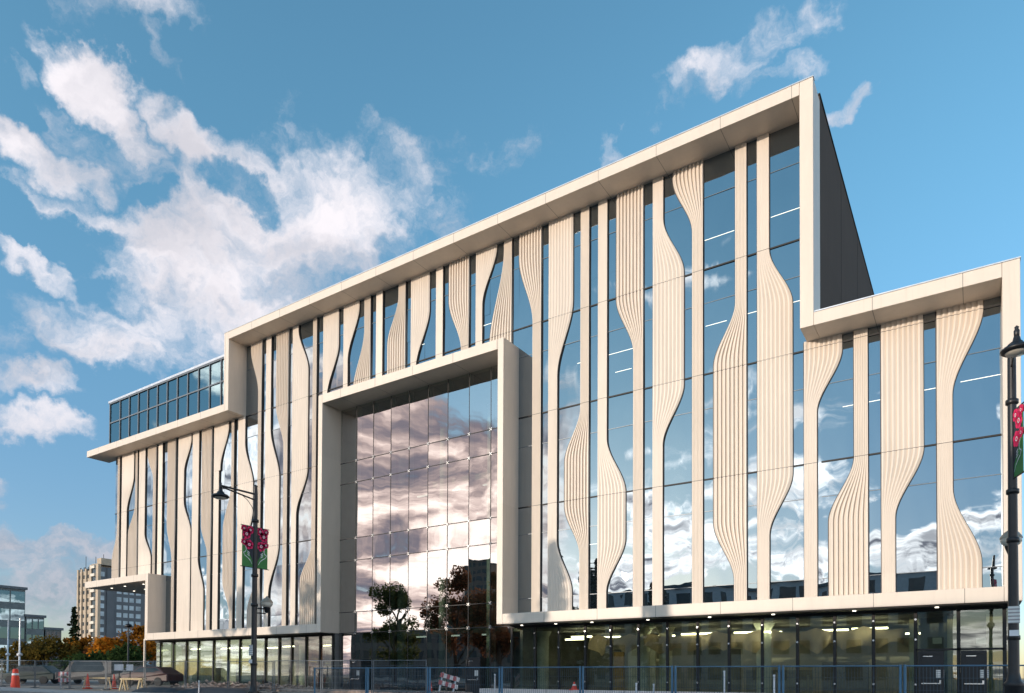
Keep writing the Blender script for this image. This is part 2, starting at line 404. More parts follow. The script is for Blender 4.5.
# atrium bay: glass wall with point fixings, glass fins behind it, open room
BY = 1.6
bay = bp(MB(), 'atrium_glazing', M['bayglass'])
bu = [-35.60,-34.1,-32.56,-31.02,-29.48,-27.94,-26.40,-24.80,-23.24,-21.70]; bz = [.6,4.42,5.8,9.2,10.68,14.38,15.8,19.45]
mb = MB()
for a,b in zip(bu[:-1],bu[1:]):
    for z0,z1 in zip(bz[:-1],bz[1:]):
        tx, tz = rnd.uniform(-.007,.007)*(b-a), rnd.uniform(-.004,.004)*(z1-z0); q = .016
        y = lambda i,j: BY+tx*(i-.5)+tz*(j-.5)
        mb.add([(a+q,y(0,0),z0+q),(b-q,y(1,0),z0+q),(b-q,y(1,1),z1-q),(a+q,y(0,1),z1-q)], [(0,1,2,3)])
bpy.data.objects.remove(bay); bay = bp(mb, 'atrium_glazing', M['bayglass'])
M['gfin'] = simple('pale_green_glass_edge', (.34,.42,.37), .3)
M['stud'] = simple('steel_fixing', (.75,.76,.76), .25, .8)
for u in bu[1:-1]:
    f = sub(MB().box(u-.018,u+.018,BY+.03,BY+.42,.6,19.42), 'glass_fin', M['gfin'], bay)
for z in bz[1:-1]: sub(MB().box(-35.6,-21.7,BY-.016,BY+.04,z-.022,z+.022), 'glazing_joint', M['black'], bay)
for u in bu[1:-1]: sub(MB().box(u-.018,u+.018,BY-.014,BY+.028,.6,19.42), 'glazing_joint', M['black'], bay)
for u in bu[1:-1]:
    for z in bz[1:-1]:
        s = MB().obox((u,BY-.02,z),(.17,.02,.016),ry=.78).obox((u,BY-.021,z),(.17,.021,.016),ry=-.78)
        for du in (-.06,.06):
            for dz in (-.06,.06): s.obox((u+du,BY-.024,z+dz),(.034,.03,.034))
        sub(s, 'spider_fixing', M['stud'], bay)
room = MB().box(-36.04,-21.26,13.8,14,.6,19.98)
room.box(-36.04,-35.85,2.,13.8,.6,19.4).box(-21.45,-21.26,2.,13.8,.6,19.4).box(-35.85,-21.45,1.75,13.8,19.44,19.7)
bp(room, 'atrium_wall', M['intdark'])
for z in (5.0,10.3,15.4): bp(MB().box(-35.84,-21.46,7.2,13.8,z-.45,z), 'gallery', M['intwall'])
for z in (5.0,10.3,15.4):
    for u in (-34.6,-31.6,-28.6,-25.4,-22.9): bp(MB().box(u,u+1.0,8.2,8.3,z-.56,z-.47), 'ceiling_light', M['glowsoft'])
for u in (-34.2,-30.4,-26.4,-22.6): bp(MB().tube((u,6.2,.6),(u,6.2,19.4),.32,n=14), 'interior_column', M['column'])
for u,z in ((-34.9,12.5),(-34.7,7.5)): bp(MB().box(u,u+.9,4,4.2,z,z+3), 'partition', M['core'])
bp(MB().box(-24.6,-23.8,5.,5.2,5.6,7.2), 'partition', M['column'])

# ground floor: storefront glass, mullions, rooms
SY = 1.25
def store(us, x0, x1, post):
    gl = bp(MB().box(x0,x1,SY,SY+.015,.6,ZB0+.03), 'storefront_glass', M['gfglass'])
    for u in us: sub(MB().box(u-post,u+post,SY-.10,SY-.004,.6,ZB0+.02), 'mullion', M['black'], gl)
    sub(MB().box(x0,x1,SY-.08,SY-.006,.62,.74), 'sill_rail', M['black'], gl)
    sub(MB().box(x0,x1,SY-.12,SY-.006,ZB0-.16,ZB0+.01), 'head_rail', M['black'], gl)
    return gl
UR = [-21.46,-19.96,-18.47,-16.9,-15.45,-13.95,-12.46,-10.97,-9.5,-8.02,-6.53,-5.04,-3.57,-2.06,-.61,.86]
UL = [-56.3,-54.4,-52.6,-51.0,-49.0,-47.15,-45.72,-44.2,-42.75,-41.24,-39.9,-38.4,-37.0,-35.75]
sr = store(UR, -21.6, 1.3, .062); sl = store(UL, -57.0, -35.64, .055)
for u in UR[1:-2]: 
    for z in (1.35,3.15,3.95): sub(MB().obox((u,SY-.12,z),(.07,.04,.07)), 'clamp', M['stud'], sr)
bp(MB().box(-57.015,-57.0,SY,14,.6,ZB0+.03), 'storefront_glass', M['gfglass'])
bp(MB().box(-56.2,-36.02,.1,13.5,ZB0-.05,ZB0-.004), 'underside', M['black'])
bp(MB().box(-21.28,1.33,.1,13.5,ZB0-.05,ZB0-.004), 'underside', M['black'])
for x0,x1 in ((-57,-36.05),(-21.25,1.3)):
    bp(MB().box(x0,x1,1.4,13.6,4.2,4.36), 'interior_ceiling', M['ceil'])
    bp(MB().box(x0,x1,1.28,13.6,.5,.62), 'interior_floor', M['floor'])
    bp(MB().box(x0,x1,10.4,10.6,.62,4.2), 'interior_wall', M['intwall'])
bp(MB().box(-36.0,-21.3,1.65,13.8,.5,.62), 'interior_floor', M['floor'])
bp(MB().box(1.12,1.3,1.3,13,.62,4.3), 'side_wall', M['core'])
bp(MB().box(-36.04,-35.66,1.3,1.7,.62,ZB0), 'side_wall', M['core'])
for u,m_ in ((-20.2,'column'),(-14.2,'column'),(-8.2,'column'),(-13.0,'yellowcol'),(-54.8,'yellowcol'),(-50.6,'yellowcol'),(-45.4,'yellowcol'),(-40.2,'column')):
    c = bp(MB().tube((u*1.03-.1,3.6,.62),(u*1.03-.1,3.6,3.9),.34,n=18).tube((u*1.03-.1,3.6,3.9),(u*1.03-.1,3.6,4.2),.36,.5,n=18), 'interior_column', M[m_])
for x0,x1,y,z0,z1,m_ in ((-19.4,-17.4,6.5,.62,3.2,'intdark'),(-17.1,-16.5,5.0,.62,3.0,'ochre'),(-16.4,-14.8,5.4,.62,3.3,'column'),(-12.9,-10.4,6.2,.62,3.1,'intdark'),(-10.3,-7.0,7.0,.62,2.0,'intdark'),(-6.5,-4.4,6.8,.62,2.4,'core'),
    (-2.35,-2.02,2.2,.62,4.15,'yellowcol'),(-1.02,-.62,2.4,.62,4.15,'yellowcol'),(.3,.85,2.2,.62,4.15,'yellowcol'),(-2.0,.3,3.0,.62,4.15,'intdark'),
    (-56,-53,6,.62,3.8,'column'),(-52,-49.8,7,.62,3.9,'redwall'),(-49.6,-46.6,6.4,.62,3.2,'core'),(-44,-41.2,5.2,.62,4.1,'redwall'),(-41,-39,6.4,.62,3.0,'core'),(-38.6,-36.4,5.6,.62,3.9,'redwall')):
    bp(MB().box(x0*1.0,x1,y,y+.16,z0,z1), 'partition', M[m_])
for u,y,l in ((-20,4.6,1.3),(-17.2,3.4,1.2),(-14.6,3.8,1.5),(-12.4,2.9,1.6),(-9.8,3.0,1.7),(-8.9,3.4,1.2),(-5.9,3.2,1.1),(-4.6,2.8,1.4),(-12,6.5,1.4),(-6.4,6.4,1.2),(-19.6,7.6,1.4),(-16.6,7.2,1.4),(-13.6,8.0,1.4),(-10.4,8.2,1.4),(-8.2,5.4,1.3),(-4.2,5.4,1.3),(-2.9,7.6,1.3),(-18.4,2.4,1.2),(-55.2,3.2,1.2),(-53.4,4,1.1),(-51.2,3.4,1.2),(-48.4,3.2,1.2),(-46.5,4.2,1.1),(-43.4,3.2,1.2),(-39.2,3.4,1.2),(-37.6,4.4,1.2)):
    bp(MB().box(u,u+l,y,y+.14,3.72,3.80), 'ceiling_light', M['tube'])  # some deeper strips are added only to brighten the ground floor rooms
# dust sheets hung in loops under the ceiling
m, nt, nd, lk, p = newmat('dust_sheet'); nd.remove(p)
df = N(nt,'ShaderNodeBsdfDiffuse'); df.inputs['Color'].default_value = (.50,.42,.31,1)
tl = N(nt,'ShaderNodeBsdfTranslucent'); tl.inputs['Color'].default_value = (.60,.50,.36,1)
a1 = N(nt,'ShaderNodeMixShader'); a1.inputs[0].default_value = .55
lk.new(df.outputs[0], a1.inputs[1]); lk.new(tl.outputs[0], a1.inputs[2]); lk.new(a1.outputs[0], nd['Material Output'].inputs['Surface']); M['sheet'] = m
def sheet(x0, x1, y, ztop, zlow, seed):
    q = random.Random(seed); mb = MB(); nx, nz = 36, 8
    k = [q.uniform(0,6.3) for _ in range(6)]
    for i in range(nx+1):
        t = i/nx; x = x0+(x1-x0)*t
        lo = zlow + .38*abs(math.sin(3.1*t*2+k[0])) + .12*math.sin(9*t+k[1])
        hi = ztop - .35*abs(math.sin(3.1*t*1.5+k[2]))*.6
        for j in range(nz+1):
            s = j/nz; mb.v.append((x, y+.25*math.sin(13*t+k[3]+2*s)*s+.12*math.sin(31*t+k[4])*s, hi+(lo-hi)*s))
    for i in range(nx):
        for j in range(nz):
            a = i*(nz+1)+j; mb.f.append([a,a+1,a+nz+2,a+nz+1]); mb.m.append(0); mb.sm.append(True)
    bp(mb, 'dust_sheet', M['sheet'])
for i,(x0,x1,y) in enumerate(((-17.3,-14.6,2.5),(-14.5,-11.2,3.0),(-11.3,-8.4,2.6),(-8.0,-5.2,2.7),(-5.4,-2.6,2.5))): sheet(x0,x1,y,3.85,2.75,i+3)
# doors
def door(x0, x1):
    d = bp(MB().box(x0,x1,SY-.16,SY-.11,.62,2.68).box(x0,x1,SY-.20,SY-.16,2.56,2.68).box(x0,x0+.1,SY-.20,SY-.16,.62,2.56).box(x1-.1,x1,SY-.20,SY-.16,.62,2.56), 'door', M['dblack'])
    sub(MB().box(x0+.12,x1-.12,SY-.21,SY-.162,1.38,1.42).obox((x1-.12,SY-.22,1.46),(.06,.05,.14)), 'handle', M['stud'], d)
    sub(MB().box(x0+.62,x0+.9,SY-.175,SY-.165,1.62,1.94), 'notice', M['notice'], d)
    sub(MB().box(x0+.18,x0+.5,SY-.175,SY-.165,2.46,2.49), 'door_closer', M['stud'], d)
m_, nt, nd, lk, p = newmat('printed_notice'); co = objco(nt); sx = N(nt,'ShaderNodeSeparateXYZ'); lk.new(co, sx.inputs[0])
fz = math_(nt,'FRACT', math_(nt,'MULTIPLY', sx.outputs[2], 14)); lk.new(mixc(nt, math_(nt,'LESS_THAN',fz,.42), (.72,.72,.7), (.33,.31,.31)), p.inputs['Base Color']); M['notice'] = m_
door(-1.98,-1.10); door(-.54,.30); door(-24.55,-23.55); door(-34.0,-33.0)
bp(MB().box(-22.0,1.2,SY-.1,SY-.02,2.70,2.76).box(-22,-2.06,SY-.09,SY-.03,2.71,2.75) if False else MB().box(-2.06,.86,SY-.1,SY-.02,2.70,2.78), 'door_transom', M['black'])
for x,z in ((-1.35,3.12),(.12,3.08)): bp(MB().box(x-.16,x+.16,SY+.6,SY+.62,z-.12,z+.12), 'exit_plate', M['column'])
# soffit spots
for u in (-20.4,-18.3,-16.2,-13.2,-10.2,-7.4,-4.2,-1.3): bp(MB().tube((u,.55,ZB0-.085),(u,.55,ZB0-.051),.07,n=12), 'soffit_spot', M['spot'])
for u,y in ((-64.2,1.2),(-61.8,1.1),(-59,1.2),(-62.4,3.2),(-58.4,4.4),(-64.6,3.4),(-60.,6)): bp(MB().tube((u,y,ZC0-.03),(u,y,ZC0-.002),.08,n=12), 'soffit_spot', M['spot'])
for u,z in ((-5.4,16.86),(-4.4,16.86)): bp(MB().box(u-.05,u+.05,.4,.5,z,z+.25), 'roof_anchor', M['black'])
bp(MB().box(-56.74,-56.60,.02,.14,.6,ZB0+.1), 'corner_post', M['panel'])
# ------------------------------------------------------------------ ground
def gz(u, v):
    return .62*max(ss((-u-10)/26.), ss((v+11)/6.)) + .16*ss((-u-40)/20.)
def sheet_grid(name, us, vs, dz, mat):
    mb = MB()
    for v in vs:
        for u in us: mb.v.append((u, v, gz(u,v)+dz))
    n = len(us)
    for j in range(len(vs)-1):
        for i in range(n-1):
            mb.f.append([j*n+i, j*n+i+1, (j+1)*n+i+1, (j+1)*n+i]); mb.m.append(0); mb.sm.append(True)
    return tag(mb.build(name, mat), kind='structure')
def lin(a, b, n): return [a+(b-a)*i/n for i in range(n+1)]
M['earth'] = simple('packed_earth', (.27,.235,.20), .95, var=.35, scale=1.2, bump=.5, bscale=6)
M['asphalt'] = simple('asphalt', (.055,.056,.06), .9, var=.25, scale=2.5, bump=.3, bscale=60)
M['concrete'] = simple('pale_concrete', (.42,.40,.38), .85, var=.12, scale=2, bump=.2)
M['whitepaint'] = simple('white_paint', (.75,.75,.73), .6)
us = [-3000,-800,-300]+lin(-120,60,60)+[300,800,3000]; vs = [-3000,-800,-300,-120,-60]+lin(-40,30,50)+[60,120,300,800,3000]
sheet_grid('ground', us, vs, 0, M['earth'])
ru = lin(-200,120,120)
sheet_grid('road', ru, lin(-29,-15.6,8), .006, M['asphalt'])
tag(MB().box(-200,120,-15.6,-15.45,-.05,.12).build('kerb', M['concrete']), kind='structure')
bpy.data.objects.remove(bpy.data.objects['kerb'])
mb = MB()
for a, b in zip(ru[:-1], ru[1:]):
    for v0, v1, h in ((-15.6,-15.42,.13),(-29.2,-29.02,.13)):
        z0, z1 = gz(a,v0), gz(b,v0)
        mb.add([(a,v0,z0-.1),(b,v0,z1-.1),(b,v1,z1-.1),(a,v1,z0-.1),(a,v0,z0+h),(b,v0,z1+h),(b,v1,z1+h),(a,v1,z0+h)], [(4,5,6,7),(0,1,5,4),(2,3,7,6)])
tag(mb.build('kerb', M['concrete']), kind='structure')
sheet_grid('pavement', ru, lin(-15.42,-12.4,3), .11, M['concrete'])
sheet_grid('pavement', ru, lin(-34,-29.2,3), .11, M['concrete'])
# side street beyond the left end of the site
sheet_grid('side_road', lin(-84,-57,14), lin(-14.2,40,12), .012, M['asphalt'])

# ------------------------------------------------------------------ street lamps with banners
M['globe'] = simple('frosted_globe', (.62,.57,.48), .25)
M['bgreen'] = simple('banner_green', (.06,.22,.06), .8)
M['bnavy'] = simple('banner_navy', (.030,.035,.045), .8)
M['bpink'] = simple('banner_pink', (.80,.02,.12), .8)
M['bwhite'] = simple('banner_white', (.75,.75,.78), .8)
M['bred'] = simple('banner_red', (.45,.02,.03), .8)
def banner_art(sg):
    """petalled flowers over a white scroll, on navy fading at a curved edge to green; local y across, z up"""
    q = MB(); x = -.008
    W, H = .40, 1.36
    def disc(y, z, r, mi, d=0, n=14): 
        for s in (1,-1):
            xx = s*(.010+d)
            v = [(xx,y+r*math.cos(2*math.pi*i/n),z+r*math.sin(2*math.pi*i/n)) for i in range(n)]
            q.add(v, [tuple(range(n)) if s > 0 else tuple(range(n-1,-1,-1))], mi)
    def poly(pts, mi, d=0):
        for s in (1,-1):
            q.add([(s*(.010+d),y,z) for y,z in pts], [tuple(range(len(pts)))], mi)
    def arc(cy, cz, r, a0, a1, w, mi, d=.003, n=14):
        for i in range(n):
            a, b = a0+(a1-a0)*i/n, a0+(a1-a0)*(i+1)/n
            poly([(cy+(r-w)*math.cos(a),cz+(r-w)*math.sin(a)),(cy+(r+w)*math.cos(a),cz+(r+w)*math.sin(a)),(cy+(r+w)*math.cos(b),cz+(r+w)*math.sin(b)),(cy+(r-w)*math.cos(b),cz+(r-w)*math.sin(b))], mi, d)
    # navy upper field with a curved lower edge; y is measured from the pole (sg = side)
    Y = lambda t: sg*(.10+t*W)
    edge = [(Y(t), -.86-.30*(1-t)**2+.25*t) for t in lin(0,1,8)]
    poly([(Y(1),-.004),(Y(0),-.004)]+edge, 1, .0015)
    for cy, cz, r in ((.60,-.28,.15),(.34,-.62,.15),(.22,-.12,.12),(.84,-.10,.10),(.82,-.55,.10)):
        for k in range(6):
            a = k*math.pi/3+.3; yy = Y(cy)+r*.62*math.cos(a)
            if .1 <= abs(yy) <= .5: disc(yy, cz+r*.62*math.sin(a), r*.52, 2, .003, 9)
        disc(Y(cy), cz, r*.34, 3, .005, 8); disc(Y(cy), cz, r*.2, 2, .0065, 8)
    arc(Y(.66), -.74, .085, .3, 5.2, .013, 0)
    for dz in (0,.055,.11):
        poly([(Y(.30),-.88-dz),(Y(.52),-.83-dz),(Y(.52),-.855-dz),(Y(.30),-.905-dz)], 3, .004)
    arc(Y(.95), -.78, .13, math.pi*.6, math.pi*1.4, .012, 3) if sg > 0 else arc(Y(.95), -.78, .13, -math.pi*.4, math.pi*.4, .012, 3)
    pts = [(Y(.92),-.90),(Y(.75),-1.0),(Y(.5),-1.06),(Y(.25),-1.14),(Y(.06),-1.26)]
    for a, b in zip(pts[:-1],pts[1:]): poly([(a[0],a[1]+.014),(b[0],b[1]+.014),(b[0],b[1]-.014),(a[0],a[1]-.014)], 3, .004)
    arc(Y(.5), -.28, .07, 0, 5, .01, 0); 
    return q
def street_lamp(label, loc, rz=0):
    t = thing('street_lamp', label, 'street lamp', loc, rz, 'black street lamps along the kerb')
    p = MB().lathe((0,0,0), [(.0,0),(.24,0),(.24,.12),(.19,.2),(.17,.95),(.2,1.0),(.13,1.08),(.10,1.25),(.085,4.2),(.075,7.7),(.055,7.95),(.07,8.0),(.0,8.06)])
    for z in (1.9,3.9,4.9,6.75): p.lathe((0,0,z), [(.085,0),(.115,.02),(.115,.10),(.085,.12)])
    p.build('pole', M['lampblack'], t)
    a = MB().tube((0,.05,7.72),(0,-1.30,7.72),.032).tube((0,0,7.52),(0,-1.25,7.68),.026)
    a.path([(0,-.05,7.0),(0,-.12,7.25),(0,-.30,7.45),(0,-.55,7.6)], .010)
    a.lathe((0,-1.32,7.60), [(0,-.02),(.045,0),(.05,.13),(.03,.17),(.04,.20),(0,.24)])
    a.build('arm', M['lampblack'], t)
    h = MB().lathe((0,-1.32,7.32), [(.05,.30),(.07,.22),(.10,.19),(.13,.13),(.22,.10),(.265,.06),(.27,.03),(.23,.0),(.0,.02)], 24).build('lamp_head', M['lampblack'], t)
    MB().lathe((0,-1.32,7.32), [(.19,.0),(.16,-.03),(.0,-.05)], 20).build('lens', M['globe'], h)
    b = MB().tube((0,0,3.86),(0,.5,3.86),.025).tube((0,0,3.70),(0,.44,3.70),.02)
    b.lathe((0,.5,3.72), [(0,0),(.06,.02),(.11,.16),(.12,.2)], 16).tube((0,.36,3.7),(0,.36,4.0),.012).tube((0,.64,3.78),(0,.64,4.0),.012)
    b.build('globe_bracket', M['lampblack'], t)
    gl = MB().lathe((0,.5,3.92), [(.10,0),(.15,.03),(.195,.10),(.19,.16)], 20).build('globe', M['globe'], t)
    MB().lathe((0,.5,4.08), [(.205,0),(.20,.03),(.14,.12),(.05,.18),(.02,.23),(0,.25)], 20).build('globe_cap', M['globecap'], gl)
    for sg, n in ((-1,0),(1,1)):
        bars = MB().tube((0,0,6.60),(0,sg*.56,6.60),.014).tube((0,0,5.22),(0,sg*.56,5.22),.014)
        bars.build('banner_arm', M['lampblack'], t)
        bn = MB().box(-.007,.007,min(sg*.10,sg*.50),max(sg*.10,sg*.50),5.23,6.595).build('banner', M['bgreen'], t)
        art = banner_art(sg); art.v = [(x,y,z+6.595) for x,y,z in art.v]
        art.build('banner_flowers', [M['bgreen'],M['bnavy'],M['bpink'],M['bwhite']], bn)
    nb = MB().box(-.10,.10,-.125,-.115,2.25,2.6).build('notice', M['notice'], t)
    MB().obox((.0,-.13,2.05),(.16,.02,.12)).build('notice', M['bwhite'], t)
    return t
M['globecap'] = simple('globe_cap', (.36,.30,.23), .4, .3)
# ------------------------------------------------------------------ fences
M['fblue'] = simple('fence_blue', (.07,.165,.26), .5, .1)
M['fwire'] = simple('fence_wire', (.05,.085,.12), .5, .3)
M['fgrey'] = simple('fence_grey', (.15,.17,.19), .5, .3)
M['fmesh'] = simple('scrim_mesh', (.06,.085,.10), .9)
def fence_proto(w, h, post, wire, label, cat_name, wr, sp, pr=.036):
    t = thing(cat_name, label, 'fence panel')
    for x in (.05, w-.05): MB().tube((x,0,.02),(x,0,h),pr,n=10).obox((x,0,.015),(.12,.6,.03)).build('post', post, t)
    MB().tube((.05,0,h-.03),(w-.05,0,h-.03),.017).build('top_rail', post, t)
    MB().tube((.05,0,.16),(w-.05,0,.16),.017).build('bottom_rail', post, t)
    if sp:
        m = MB(); n = int(w/sp)
        for i in range(1,n): m.box(i*sp-wr,i*sp+wr,-wr,wr,.16,h-.03)
        for k in range(1,int(h/.3)): m.box(.05,w-.05,-wr-.001,wr+.001,k*.3-wr,k*.3+wr)
        m.build('wire_mesh', wire, t)
    return t
FU = [-22.5,-19.5,-16.42,-13.29,-10.25,-7.27,-4.32,-1.51,1.35]
proto = None
ordn = ['first','second','third','fourth','fifth','sixth','seventh','eighth']
for i,(a,b) in enumerate(zip(FU[:-1],FU[1:])):
    lab = 'blue mesh construction fence panel before the storefront, %s in the run from the left' % ordn[i]
    if proto is None: proto = fence_proto(3.0,1.82,M['fblue'],M['fwire'],lab,'fence_panel',.0035,.075); o = proto
    else: o = dup(proto, label=lab)
    o['group'] = 'blue construction fence panels'; o.location = (a,-11.8,.11); o.scale = ((b-a)/3.0,1,1)
# older grey site fence bending away to the left
A0, A1 = Vector((-23.4,-3.7)), Vector((-57.6,-11.5)); nP = 11; gp = None
where = ['eleventh','tenth','ninth','eighth','seventh','sixth','fifth','fourth','third','second','first']
for i in range(nP):
    p, q = A0+(A1-A0)*i/nP, A0+(A1-A0)*(i+1)/nP
    lab = 'grey wire site fence panel, %s of its row from the far left' % where[i]
    L = (q-p).length
    if gp is None: gp = fence_proto(3.1,1.80,M['fgrey'],M['fwire'],lab,'site_fence_panel',.003,.09,.024); o = gp
    else: o = dup(gp, label=lab)
    o['group'] = 'grey site fence panels'; o.location = (p.x,p.y,gz(p.x,p.y)+.02); o.scale = (L/3.1,1,1)
    o.rotation_euler = (0,0,math.atan2(q.y-p.y,q.x-p.x))

street_lamp('black banner street lamp before the fins left of the atrium, whole pole in view', (-20.4,-16.2,.02))
rl_ = street_lamp('black banner street lamp at the right end of the building, banners seen edge on', (.62,-13.55,.48), R(1.5))
for k_ in kids(rl_):
    if k_.name.startswith('banner'): k_.rotation_euler = (0,0,R(17) if min(v.co.y for v in k_.data.vertices) < -.05 else R(2))

# ------------------------------------------------------------------ site clutter
M['orange'] = simple('safety_red', (.62,.05,.02), .5)
M['pink'] = simple('faded_red', (.5,.16,.17), .7)
M['timber'] = simple('raw_timber', (.50,.40,.24), .8, var=.25)
M['pipewhite'] = simple('white_pipe', (.6,.62,.66), .5)
M['pipeblue'] = simple('blue_pipe', (.10,.19,.30), .5)
M['stone'] = simple('rubble_stone', (.32,.25,.21), .9, var=.45, scale=3)
M['tarp'] = simple('dark_tarpaulin', (.018,.022,.03), .6)
def at(u, v, dz=0): return (u, v, gz(u,v)+dz)
def drum(label, loc, h=1.1):
    t = thing('traffic_drum', label, 'traffic drum', loc, 0, 'red traffic drums and cones')
    MB().lathe((0,0,0), [(0,0),(.34,0),(.34,.06),(.25,.08),(.24,h*.3),(.22,h*.32),(.20,h*.62),(.18,h*.64),(.15,h*.95),(.06,h),(0,h)]).build('body', M['orange'], t)
    for k in (.36,.68): MB().lathe((0,0,h*k), [(.235-.06*k,0),(.235-.07*k,h*.10)]).build('white_band', M['bwhite'], t)
def cone(label, loc, h=.8):
    t = thing('traffic_cone', label, 'traffic cone', loc, .3, 'red traffic drums and cones')
    MB().box(-.2,.2,-.2,.2,0,.04).build('base', M['orange'], t)
    MB().lathe((0,0,.04), [(.15,0),(.03,h-.04),(0,h-.03)]).build('body', M['orange'], t)
    MB().lathe((0,0,.04+h*.45), [(.093,0),(.07,h*.18)]).build('white_band', M['bwhite'], t)
drum('tall red traffic drum standing alone before the grey fence at far left', at(-48.8,-12.2), 1.25)
cone('red traffic cone beside the timber sawhorse, nearer of the pair', at(-47.6,-8.6,.02), .95)
cone('red traffic cone just right of the sawhorse, behind its pair', at(-46.9,-7.3), .95)
cone('red traffic cone in front of the atrium glass', at(-24.1,-2.6), .75)
cone('small red traffic cone on the pale ledge below the right storefront', at(-15.6,-2.4,.36), .38)
def barricade(label, loc, rz, tilt=0):
    t = thing('barricade', label, 'barricade', loc, rz, 'red and white barricade boards')
    t.rotation_euler = (0,tilt,rz)
    for x in (-.42,.42): MB().obox((x,0,.55),(.07,.09,1.1)).build('leg', M['pipewhite'], t)
    for z in (.95,.55):
        b = MB()
        for k in range(6): b.obox((-.5+.2*k,-.06,z),(.2,.03,.24),mi=k%2)
        b.build('board', [M['pink'],M['bwhite']], t)
barricade('red and white striped barricade at the far left end of the fence', at(-52.6,-12.2), R(30))
barricade('red and white striped barricade in front of the parked van', at(-49.0,-9.3), R(10))
barricade('narrow red and white board leaning by the atrium door', at(-23.4,-2.2), R(70), R(14))
def sign(label, loc, w, h, z, name='sign_board'):
    t = thing(name, label, 'sign', loc, R(33))
    MB().tube((0,0,0),(0,0,z+h*.5),.035).build('post', M['lampblack'], t)
    MB().box(-w/2,w/2,-.06,-.036,z,z+h).build('board', M['bwhite'], t)
sign('blank white upright sign on a post at the far left edge', at(-53.2,-12.0), .5,.72,.95)
sign('wide white sign board on a dark post left of the storefront', at(-49.0,-5.9), .62,.42,1.2)
sign('small white sign board on a dark post, right of its wider neighbour', at(-48.35,-5.5), .46,.42,1.2)
def sawhorse(label, loc, L=1.9):
    t = thing('sawhorse', label, 'sawhorse', loc, R(24), 'timber sawhorses')
    MB().box(-L/2,L/2,-.07,.07,.66,.76).build('beam', M['timber'], t)
    for x in (-L/2+.15,L/2-.15):
        for y in (-1,1): MB().obox((x,y*.16,.34),(.07,.07,.70),rx=y*.3).build('leg', M['timber'], t)
sawhorse('pale timber sawhorse beside the red cones, leftmost of three', at(-47.2,-8.2))
sawhorse('pale timber sawhorse in the middle, near the post of the white signs', at(-44.6,-7.2), 1.6)
sawhorse('pale timber sawhorse at the corner of the left storefront, rightmost of three', at(-42.9,-8.3), 1.5)
for k,(u,v,h,mt,lab) in enumerate(((-11.34,-5.1,.75,'pipewhite','short white pipe upright, left of a pair below the storefront'),(-10.6,-5.1,.72,'pipewhite','short white pipe upright, right of a pair below the storefront'),
    (-7.4,-8.2,.75,'pipeblue','short blue pipe upright beside a fence post'),(-8.4,-3.2,1.25,'pipewhite','tall thin white pipe upright against the storefront mullion'),(-6.75,-2.1,1.1,'pipewhite','thin white pipe upright near the round column'),
    (-19.6,-3.1,1.1,'pipewhite','white pipe upright beside the atrium corner'),(-34.2,-9.4,.7,'pipewhite','white pipe stub beside the foot of the lamp'))):
    o = thing('upright_pipe', lab, 'pipe', at(u,v), 0, 'pipe uprights left standing on site')
    MB().tube((0,0,0),(0,0,h),.035).build('tube', M[mt], o); MB().lathe((0,0,h-.01), [(.045,-.05),(.045,.01),(0,.015)]).build('cap', M[mt], o)
M['ledge'] = simple('ledge_concrete', (.66,.60,.58), .8, var=.10)
lw = MB().box(-20.9,-2.2,-2.6,-2.1,.4,.99)
for u in (-17,-13,-9,-5): lw.box(u,u+.02,-2.602,-2.598,.5,.99,1)
tag(lw.build('low_wall', [M['ledge'],M['black']], bevel=.012), 'long pale concrete upstand wall below the right storefront', 'low wall')
tag(MB().box(-36.0,-21.3,-3.1,-2.6,.4,.80).build('low_wall', M['stone'], bevel=.012), 'pinkish stone upstand wall before the atrium', 'low wall')
# rubble heap: countless stones, one object
mb = MB(); q = random.Random(5)
for i in range(900):
    u = q.uniform(-47,-35.5); v = -2.0+q.gauss(0,1.2); h = max(0,.62*(1-abs(v+2)/2.6))*(.6+.4*math.sin(u*1.3)**2)
    r = q.uniform(.05,.17); c = Vector((u,v,gz(u,v)+h*q.random()+.02)); vs_ = []
    for p in ((1,0,0),(-1,0,0),(0,1,0),(0,-1,0),(0,0,.7),(0,0,-.7)): vs_.append(c+Vector(p)*r*q.uniform(.7,1.3))
    mb.add(vs_, [(0,2,4),(2,1,4),(1,3,4),(3,0,4),(2,0,5),(1,2,5),(3,1,5),(0,3,5)])
tag(mb.build('rubble', M['stone']), 'heap of broken stone along the foot of the left storefront', 'rubble', kind='stuff')
def tarped(label, loc, L, W, H, rz=0, seed=1):
    q = random.Random(seed); mb = MB(); nx, ny = 14, 8
    for i in range(nx+1):
        for j in range(ny+1):
            a, b = i/nx*2-1, j/ny*2-1; e = (1-a**6)*(1-b**6)
            mb.v.append((a*L/2, b*W/2, e*H*(.75+.25*q.random())))
    for i in range(nx):
        for j in range(ny): k = i*(ny+1)+j; mb.f.append([k,k+ny+1,k+ny+2,k+1]); mb.m.append(0); mb.sm.append(True)
    o = mb.build('covered_pile', M['tarp']); o.location = loc; o.rotation_euler = (0,0,rz)
    tag(o, label, 'covered pile', 'dark tarpaulin covered piles')
tarped('long dark tarpaulin covered pile behind the foot of the left lamp', at(-33.6,-8.6), 5.2,1.4,.36, R(12), 2)
tarped('dark tarpaulin covered pile between the sawhorses and the lamp', at(-38.2,-9.0), 3.6,1.3,.30, R(12), 3)
